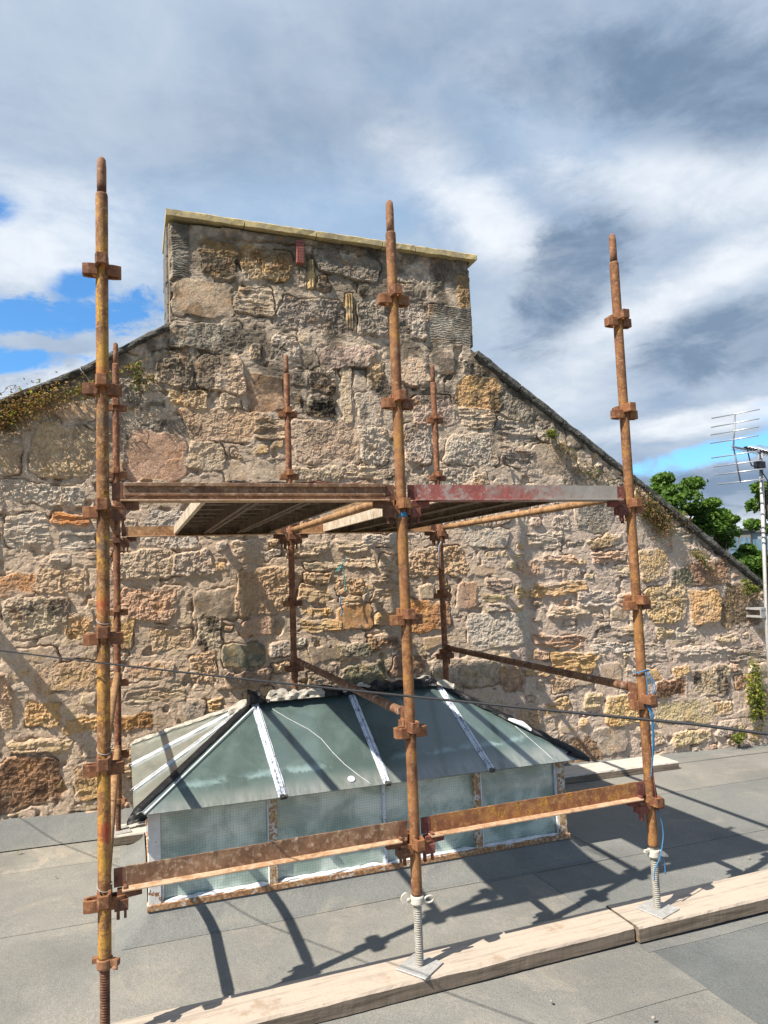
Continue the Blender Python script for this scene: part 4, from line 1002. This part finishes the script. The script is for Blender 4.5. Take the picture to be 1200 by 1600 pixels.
lumpy('hip_lump', EFL + Vector((-.03, .02, -.03)), EFL + Vector((.06, -.005, -.012)), .09, .03, M['bitumen'], 13, 14, .5)
lumpy('hip_lump', EFR + Vector((-.10, .10, .03)), EFR + Vector((.045, .0, -.012)), .10, .03, M['bitumen'], 14, 14, .4)
# white line beside the left hip and glazing bars
off = nf * .009
b = MB(); b.span(EFL + Vector((.052, .002, .0)) + off, mixv(EFL, RL, .97) + Vector((.040, -.012, 0)) + off, .007, .004, nf); b.build('hip_trim', M['putty'], sk)
def bar(p, q, nrm, w=.046, seed=0, m_='lead_strip'):
    r = empty('glazing_bar', (0, 0, 0)); 
    del_ = r; bpy.data.objects.remove(del_)
    t_ = (q - p).normalized(); s_ = nrm.cross(t_).normalized(); n = 26; rings = []
    L = (q - p).length
    for i in range(n + 1):
        f = i / n; c = p.lerp(q, f); wv = .004 * mnoise.noise(Vector((f * 9, seed, 0))); hv = .004 * mnoise.noise(Vector((f * 14, seed, 5)))
        pr = [(-w / 2, .0), (-w / 2 + wv, .006), (-w * .32, .008), (-w * .25, .017 + hv), (-w * .12, .017 + hv), (-w * .06, .007), (w * .10, .007), (w * .16, .015 - hv), (w * .28, .015 - hv), (w * .34, .007), (w / 2 + wv, .005), (w / 2, 0)]
        rings.append([c + s_ * a_ + nrm * h_ for a_, h_ in pr])
    b = MB(); b.loft(rings, True, False); o = b.build('glazing_bar', M[m_], sk)
    b = MB(); b.span(p - t_ * .012 + nrm * .004, p + t_ * .010 + nrm * .004, w * .8, .022, nrm); b.build('clip', M['slate_cope'], o, .002)
    return o
for k, (p, q) in enumerate(zip(fb, ft_)): bar(p, q + (p - q).normalized() * .03, nf, .05 if k == 0 else .044, k)
for k, f in enumerate((.36, .72)): bar(mixv(EBL, EFL, f), mixv(mixv(EBL, EFL, f), RL, .93), nl, .03, 7 + k, 'putty')
# long cracks run with sealant, and a washer
def on_front(f, g):      # f along the eave, g up the slope
    a_ = mixv(EFL, EFR, f); b_ = Vector((RL.x + (RR_.x - RL.x) * f, 1.6, .415)); return a_.lerp(b_, g) + nf * .003
def crack(uv, r):
    P = [on_front(*p) for p in uv]; b = MB(); out = []
    for i in range(len(P) - 1):
        for s_ in range(5): out.append(P[i].lerp(P[i + 1], s_ / 5) + Vector((0, 0, 0)))
    out.append(P[-1]); b.path(out, r, 6); b.build('sealed_crack', M['putty'], sk)
def uvof(x, y, z):
    g = (y - .925) / .675; a_ = EFL.x + (RL.x - EFL.x) * g; c_ = EFR.x + (RR_.x - EFR.x) * g; return ((x - a_) / (c_ - a_), g)
crack([uvof(*p) for p in [(0.926, 1.53, 0.371), (1.012, 1.439, 0.315), (1.118, 1.344, 0.256), (1.178, 1.265, 0.208), (1.22, 1.163, 0.146), (1.265, 1.078, 0.094), (1.324, 0.998, 0.045), (1.378, 0.933, 0.005)]], .0014)
crack([uvof(*p) for p in [(2.477, 1.205, 0.152), (2.535, 1.071, 0.07), (2.589, 0.935, -0.013)]], .0014)
wp = on_front(*uvof(*(1.275, 0.979, 0.035))); b = MB(); b.lathe([(0, .022), (.003, .022), (.004, .016), (.002, .012)], 18); o = b.build('washer', M['putty'], sk); o.matrix_world = Matrix.Translation(wp) @ nf.to_track_quat('Z', 'Y').to_matrix().to_4x4()

# window walls
def post(x, y, w, d, m_, name='corner_post', zt_=None, zb=None):
    b = MB(); b.box((x, y, ((zt_ or ZT(x)) + (zb or ZB(x))) / 2), (w, d, (zt_ or ZT(x)) - (zb or ZB(x)))); return b.build(name, m_, sk, .003)
post(XL + .030, YF + .035, .064, .07, M['white_paint'], zb=-.515); post(XR - .030, YF + .035, .056, .07, M['rust_white_mid'], zb=-.545)
post(XL + .03, YB - .03, .06, .06, M['white_paint']); post(XR - .03, YB - .03, .06, .06, M['white_paint'])
post(.826, YF + .022, .044, .05, M['rust_white_mid'], 'mullion'); post(1.478, YF + .024, .018, .04, M['lead_strip'], 'mullion'); post(2.078, YF + .022, .040, .05, M['rust_white_mid'], 'mullion')
post(.812 - .012, YF + .012, .006, .03, M['putty'], 'putty_line'); post(2.105, YF + .014, .010, .03, M['putty'], 'putty_line')
def rail(p, q, w, h, m_, name): b = MB(); b.span(p, q, w, h); return b.build(name, m_, sk, .003)
rail((XL - .01, YF + .02, ZB(XL) + .014), (XR + .012, YF + .02, ZB(XR) + .014), .060, .032, M['rust_white'], 'bottom_rail')
for i in range(1): rail((XL, YF + .028, ZT(XL) + .006), (XR, YF + .028, ZT(XR) + .006), .05, .030, M['rust_white'], 'top_rail')
for y_, s in ((YB - .03, 1),):
    rail((XL, y_, ZB(XL) + .014), (XR, y_, ZB(XR) + .014), .055, .032, M['rust_white'], 'bottom_rail'); rail((XL, y_, ZT(XL)), (XR, y_, ZT(XR)), .05, .03, M['rust_white'], 'top_rail')
for x in (XL + .03, XR - .03):
    rail((x, YF + .06, ZB(x) + .014), (x, YB - .06, ZB(x) + .014), .055, .032, M['rust_white'], 'bottom_rail'); rail((x, YF + .06, ZT(x) - .0), (x, YB - .06, ZT(x)), .05, .03, M['rust_white'], 'top_rail')
    pane('window_pane', [(x, YF + .07, ZB(x) + .03), (x, YB - .06, ZB(x) + .03), (x, YB - .06, ZT(x) - .015), (x, YF + .07, ZT(x) - .015)], M['glass_side'], .006)
pane('window_pane', [(XL + .06, YB - .03, ZB(XL) + .03), (XR - .06, YB - .03, ZB(XR) + .03), (XR - .06, YB - .03, ZT(XR) - .015), (XL + .06, YB - .03, ZT(XL) - .015)], M['glass_side'], .006)
for a_, c_ in ((XL + .064, .804), (.848, 1.469), (1.487, 2.058), (2.098, XR - .06)):
    pane('window_pane', [(a_, YF + .030, ZB(a_) + .030), (c_, YF + .030, ZB(c_) + .030), (c_, YF + .030, ZT(c_) - .010), (a_, YF + .030, ZT(a_) - .010)], M['glass_side'], .006)
    lumpy('putty_fillet', (a_, YF + .012, ZB(a_) + .030), (c_, YF + .012, ZB(c_) + .030), .030, .012, M['putty'], a_ * 5, 40, .5)
lumpy('putty_fillet', (XL + .068, YF + .016, ZB(XL) + .03), (XL + .068, YF + .016, ZB(XL) + .16), .014, .010, M['putty'], 3.3, 14, .6, Vector((0, -1, 0)))
lumpy('putty_fillet', (XR - .062, YF + .016, ZB(XR) + .03), (XR - .062, YF + .016, ZT(XR) - .02), .022, .012, M['putty'], 4.3, 24, .5, Vector((0, -1, 0)))
# felt upstand round the foot of the windows
prof = [(.168, -.006), (.160, .0105), (.120, .020), (.075, .038), (.040, .062), (.018, .085), (.006, None)]
rings = []; N = 60
for off_, h in prof:
    pts = []; x0, x1, y0, y1 = XL - off_, XR + off_, YF - off_ + .01, YB + off_ * .6
    for side in range(4):
        for i in range(N):
            f = i / N
            p = ((x0 + (x1 - x0) * f, y0), (x1, y0 + (y1 - y0) * f), (x1 - (x1 - x0) * f, y1), (x0, y1 - (y1 - y0) * f))[side]
            w = .012 * mnoise.noise(Vector((p[0] * 3, p[1] * 3, off_ * 20))) * (1 if .01 < off_ < .15 else .2); zz = gz(*p) + h + w * .6 if h is not None else ZB(p[0]) + .004
            pts.append((p[0] + (w if side in (1, 3) else 0), p[1] + (w if side in (0, 2) else 0), zz))
    rings.append(pts)
b = MB(); b.loft(rings, False, True); b.build('felt_upstand', M['felt_mid'], sk)
b = MB(); b.box(((XL + XR) / 2, (YF + YB) / 2, -.53), (XR - XL - .12, YB - YF - .12, .02)); b.build('inner_floor', M['bitumen'], sk)

# ------------------------------------------------------------------ television aerial
an = empty('tv_aerial', (6.22, 2.6, gz(6.22, 2.6)), 0, 'television aerial on a tall grey mast standing at the right end of the wall', 'aerial')
def apart(b, name, m_, par=an): o = b.build(name, m_, par); o.matrix_parent_inverse = Matrix.Translation(-an.location) if par is an else Matrix(); return o
top = Vector((6.362, 2.6, 2.315)); b = MB(); b.path([(6.21, 2.6, gz(6.21, 2.6) + .02), (6.25, 2.6, .43), top], .021, 14); apart(b, 'mast', M['galv'])
bd, rd = Vector((.93, .36, 0)).normalized(), Vector((.36, -.93, 0)).normalized(); apex = top - bd * .66 + Vector((0, 0, .0))
b = MB(); b.path([apex - bd * .04, top + bd * .95], .0095, 8); apart(b, 'boom', M['alu_dark'])
b = MB()
for s in (1, -1): b.path([apex, apex + bd * .10 + Vector((0, 0, s * .345))], .008, 8)
apart(b, 'reflector_frame', M['alu_dark'])
for s in (1, -1):
    for f in (.22, .48, .72, 1.0):
        c = apex + (bd * .10 + Vector((0, 0, s * .345))) * f; b = MB(); b.path([c - rd * .235, c + rd * .235], .0065, 8); apart(b, 'reflector_rod', M['alu'])
for i in range(13):
    c = top - bd * (.36 - .085 * i); b = MB(); b.path([c - rd * (.15 - .002 * i) + Vector((0, 0, .02)), c + rd * (.15 - .002 * i) + Vector((0, 0, .02))], .0045, 8); o = apart(b, 'director', M['alu'])
    b = MB(); b.box(tuple(c + Vector((0, 0, .014))), (.035, .03, .03)); b.build('clip', M['black_plastic'], o)
b = MB(); b.box(tuple(top + Vector((-.05, -.02, -.14))), (.10, .06, .07)); apart(b, 'clamp', M['black_plastic'])
b = MB(); b.path([top - bd * .33, top - bd * .30 + Vector((0, 0, -.09)), top - bd * .26 + Vector((0, 0, -.16)), top + Vector((-.06, -.02, -.17)), top + Vector((.03, -.03, -.30)), Vector((6.32, 2.57, 1.6)), Vector((6.27, 2.57, .9)), Vector((6.24, 2.575, .43)), Vector((6.20, 2.57, -.1)), Vector((6.19, 2.6, gz(6.2, 2.6) + .02))], .006, 8); apart(b, 'aerial_lead', M['cable'])
b = MB(); b.box((6.24, 2.69, .68), (.11, .20, .02)); b.box((6.24, 2.69, .60), (.11, .20, .02)); b.box((6.24, 2.60, .64), (.12, .012, .10)); apart(b, 'wall_bracket', M['galv'])

# ------------------------------------------------------------------ plants
def leafmat(name, a, b_, rough=.6):
    m, t, p = mat(name); g = t.add('ShaderNodeNewGeometry'); v = objvec(t, False)
    c = t.mix(g.outputs['Random Per Island'], a, b_)
    c = t.mix(t.ramp(t.noise(v, 1.2, 3, .6), .4, .6, 0, .5), c, tuple(x * .6 for x in a))
    t.put(p.inputs['Base Color'], c); p.inputs['Roughness'].default_value = rough; p.inputs['Specular IOR Level'].default_value = .25
    try: p.inputs['Subsurface Weight'].default_value = 0
    except Exception: pass
    tr = t.add('ShaderNodeBsdfTranslucent'); t.put(tr.inputs['Color'], t.mix(1.0, c, (1.3, 1.6, .7), 'MULTIPLY')); ms = t.add('ShaderNodeMixShader'); ms.inputs[0].default_value = .3
    t.l.new(p.outputs[0], ms.inputs[1]); t.l.new(tr.outputs[0], ms.inputs[2]); t.l.new(ms.outputs[0], t.n['Material Output'].inputs[0]); return m
M['leaf_tree'] = leafmat('tree_leaf', (0.075, 0.145, 0.025), (0.16, 0.25, 0.05))
M['leaf_bush'] = leafmat('bush_leaf', (0.10, 0.16, 0.03), (0.24, 0.28, 0.06))
M['leaf_dry'] = leafmat('dry_creeper_leaf', (0.27, 0.14, 0.06), (0.42, 0.26, 0.11))
M['leaf_yellow'] = leafmat('yellow_green_leaf', (0.20, 0.22, 0.04), (0.42, 0.36, 0.07))
M['bark'] = plain('bark', (0.10, 0.075, 0.05), 0.95, 0, 0.25, 12, 0.6, 0.02)

def leaves(n, pos, size, seed, up=.5):
    """n small folded leaves; pos(rng) gives a point"""
    rg = random.Random(seed); vs = []; fs = []
    for i in range(n):
        p = pos(rg); s = size * rg.uniform(.6, 1.3)
        a_ = Vector((rg.gauss(0, 1), rg.gauss(0, 1), rg.gauss(0, .6))).normalized(); nn = Vector((rg.gauss(0, 1), rg.gauss(0, 1), rg.gauss(up, .7))).normalized(); c = a_.cross(nn)
        if c.length < .1: continue
        c.normalize(); nn = c.cross(a_); k = len(vs); p = Vector(p)
        vs += [p - a_ * s * .5, p + c * s * .32 + nn * s * .10, p + a_ * s * .5, p - c * s * .32 + nn * s * .10]; fs += [(k, k + 1, k + 2), (k, k + 2, k + 3)]
    b = MB(); b.add(vs, fs); return b
def wall_plant(loc, ext, n, size, mats, lab, seed, grp, droop=0.0, stems=24, slope=0.0, y=2.735):
    r = empty('wall_plant', (loc[0], y, loc[1]), 0, lab, 'plant', grp); rg0 = random.Random(seed)
    cl = [(rg0.gauss(0, .42) * ext[0], rg0.gauss(0, .42) * ext[1]) for _ in range(max(4, n // 45))]
    for j, m_ in enumerate(mats):
        def pos(rg):
            c = rg.choice(cl); x = c[0] + rg.gauss(0, .16) * ext[0]; z = c[1] + rg.gauss(0, .16) * ext[1] + slope * x
            return (x, -abs(rg.gauss(0, .035)) + .01, z - droop * abs(rg.gauss(0, .3)))
        leaves(n // len(mats), pos, size, seed + j, .3).build('foliage', m_, r)
    b = MB()
    for k in range(stems):
        c = rg0.choice(cl); x, z = c[0], c[1] + slope * c[0]; p = [(x, .02, z + .03)]
        dx_, dz_ = rg0.gauss(0, .02), -rg0.uniform(.0, .03)
        for s_ in range(5): x += dx_ + rg0.gauss(0, .012); z += dz_ + rg0.gauss(0, .012); p.append((x, -.01 - rg0.uniform(0, .03), z))
        b.path(p, .0018, 5)
    b.build('stems', M['bark'], r); return r
G = 'plants rooted in the wall'
wall_plant((-.78, 2.50), (.55, .13), 2200, .024, [M['leaf_dry']] * 5 + [M['leaf_yellow']], 'mat of dry brown creeper hanging over the left slope of the gable', 1, G, .22, 70, .50)
wall_plant((-.15, 2.76), (.26, .07), 500, .02, [M['leaf_yellow'], M['leaf_dry']], 'thin mossy growth under the left slope just beside the yellow pole', 2, G, .05, 20, .60)
wall_plant((.16, 2.80), (.12, .16), 360, .02, [M['leaf_dry'], M['leaf_bush']], 'small dry tuft behind the top of the left rear pole', 3, G, .1, 16, .0)
wall_plant((3.87, 2.47), (.06, .06), 260, .026, [M['leaf_yellow'], M['leaf_bush']], 'small fresh green fern growing in the wall right of the middle pole', 4, G, .03, 10)
wall_plant((4.20, 2.24), (.42, .10), 380, .02, [M['leaf_bush'], M['leaf_dry']], 'thin dark growth under the right slope above the grey end of the red transom', 5, G, .06, 30, -.66)
wall_plant((5.02, 1.72), (.30, .15), 1700, .022, [M['leaf_dry'], M['leaf_bush'], M['leaf_dry'], M['leaf_dry']], 'mass of dry brown creeper on the right slope behind the right front pole', 6, G, .22, 70, -.60)
wall_plant((5.62, 1.20), (.26, .06), 300, .022, [M['leaf_bush'], M['leaf_dry']], 'thin dark moss along the lower right slope', 10, G, .03, 10, -.68)
wall_plant((6.22, .90), (.13, .09), 420, .026, [M['leaf_yellow'], M['leaf_bush']], 'yellow green tuft low on the right slope beside the aerial mast', 7, G, .06, 14, -.5)
wall_plant((6.16, -.30), (.13, .32), 1300, .030, [M['leaf_yellow'], M['leaf_bush']], 'green plant climbing from the roof at the foot of the right end of the wall', 8, G, .0, 26)
wall_plant((5.88, -.60), (.08, .09), 340, .028, [M['leaf_yellow'], M['leaf_bush']], 'small weed at the foot of the wall left of the climbing green plant', 9, G, .0, 12)

def tree(loc, zc, rx_, rz_, n, lab, seed, size=.13, m_='leaf_tree', clumps=34):
    r = empty('broadleaf_tree', (loc[0], loc[1], -12), 0, lab, 'tree', 'trees beyond the gable'); rg0 = random.Random(seed); H = zc + 12; cl = []
    for i in range(clumps):
        a_ = rg0.uniform(0, 6.283); q = rg0.random() ** .5; ph = rg0.uniform(-.9, 1.0); w = math.sqrt(max(0, 1 - ph * ph))
        cl.append((rx_ * q * w * math.cos(a_), rx_ * q * w * math.sin(a_), H + rz_ * ph, rg0.uniform(.14, .28) * rx_))
    b = MB(); b.path([(0, 0, 0), (.1, 0, H * .4), (0, .1, H * .8), (0, 0, H + rz_ * .4)], [.35, .28, .18, .05], 10); b.build('trunk', M['bark'], r)
    b = MB()
    for c in cl[::2]: b.path([(0, 0, c[2] - 1.6 if c[2] > H else H * .75), (c[0] * .5, c[1] * .5, c[2] - .7), (c[0], c[1], c[2])], [.09, .05, .015], 6)
    b.build('limbs', M['bark'], r)
    def pos(rg):
        c = cl[int(rg.random() * len(cl))]; v = Vector((rg.gauss(0, 1), rg.gauss(0, 1), rg.gauss(0, 1))).normalized() * c[3] * (1.0 + rg.gauss(0, .16)); v.z *= .62
        return (c[0] + v.x, c[1] + v.y, c[2] + v.z)
    leaves(n, pos, size, seed, .9).build('crown', M[m_], r); return r
tree((15.88, 14.68), 2.35, 1.35, 1.45, 12000, 'bright green tree top showing above the right slope beside the right pole', 3, .15)
tree((17.2, 14.2), 1.4, 1.15, 1.25, 9000, 'broad green tree behind the right slope below the aerial', 5, .15)
tree((18.3, 14.0), .4, 1.0, 1.1, 7000, 'dark green tree low behind the right slope, left of the glass building', 9, .15)
tree((14.75, 9.75), 2.45, .85, .72, 4200, 'green tree at the right edge behind the aerial mast', 7, .12, clumps=14)
tree((25.4, 20.2), -.6, 2.2, 1.5, 8000, 'light green trees below the glass building', 13, .19, 'leaf_bush')

# far modern flats
def flats(x, y, w, d, h, rz, lab, floors, cols, mw, mg_, seed, roof=True):
    r = empty('block_of_flats', (x, y, -12), rz, lab, 'building'); H = h + 12
    b = MB(); b.box((0, 0, H / 2), (w, d, H)); b.build('wall', mw, r)
    fh = 3.0; cw = w / cols; b = MB(); c_ = MB(); rg = random.Random(seed)
    for k in range(floors):
        z = H - .6 - fh * (k + .5)
        for i in range(cols):
            xx = -w / 2 + cw * (i + .5); b.box((xx, -d / 2 - .03, z), (cw * .82, .1, fh * .80)); c_.box((xx + cw * .13, -d / 2 - .10, z), (.09, .1, fh * .8)); c_.box((xx, -d / 2 - .10, z - fh * .12), (cw * .82, .1, .09))
        c_.box((0, -d / 2 - .35, z - fh * .46), (w, .7, .14))
    o = b.build('windows', mg_, r); tag(o, kind='stuff'); c_.build('window_bars', plain('window_metal', (.12, .14, .16), .5), r)
    b = MB(); b.box((0, 0, H + .15), (w + .8, d + .8, .3)); b.box((w * .1, 0, H + .9), (w * .35, d * .5, 1.3)); b.build('roof', plain('flat_roof_edge', (.12, .12, .13), .8), r); return r
m_fw = plain('pale_render', (.38, .42, .46), .8, bump=0); m_fg = plain('blue_window_glass', (.13, .22, .30), .12, 0, .2, .3, 0, .003, .8)
flats(88.5, 69, 18, 10, 4.6, -.75, 'modern glazed block of flats far away at the right edge', 5, 7, m_fw, m_fg, 1)
flats(79.5, 76, 7, 9, 4.9, -.75, 'dark roofed older block of flats left of the glazed one', 5, 5, plain('brown_render', (.20, .18, .17), .8, bump=0), m_fg, 2)

# ------------------------------------------------------------------ small litter on the roof
rg = random.Random(21); sp_ = [(3.0, 1.9), (4.15, 2.0), (2.9, .62), (1.7, -.35), (-.35, 1.9), (2.0, -.6), (3.6, .45)]
for i, (x, y) in enumerate(sp_):
    b = MB(); s = rg.uniform(.006, .011); b.lathe([(0, s * .5), (s * .3, s), (s * .8, s * .8), (s * 1.1, s * .3)], 7); o = b.build('pebble', M['pebble'], loc=(x, y, gz(x, y) + .018)); o.rotation_euler = (rg.uniform(-.4, .4), 0, rg.uniform(0, 6)); o.scale = (1, rg.uniform(.6, 1.2), 1)
    tag(o, 'tiny loose stone chip lying on the roof felt', 'pebble', 'loose stone chips on the roof')
b = leaves(1, lambda r: (0, 0, 0), .05, 3); o = b.build('fallen_leaf', M['leaf_yellow'], loc=(-.62, 2.42, gz(-.62, 2.42) + .03)); tag(o, 'small yellow leaf fallen on the roof at the left', 'leaf')
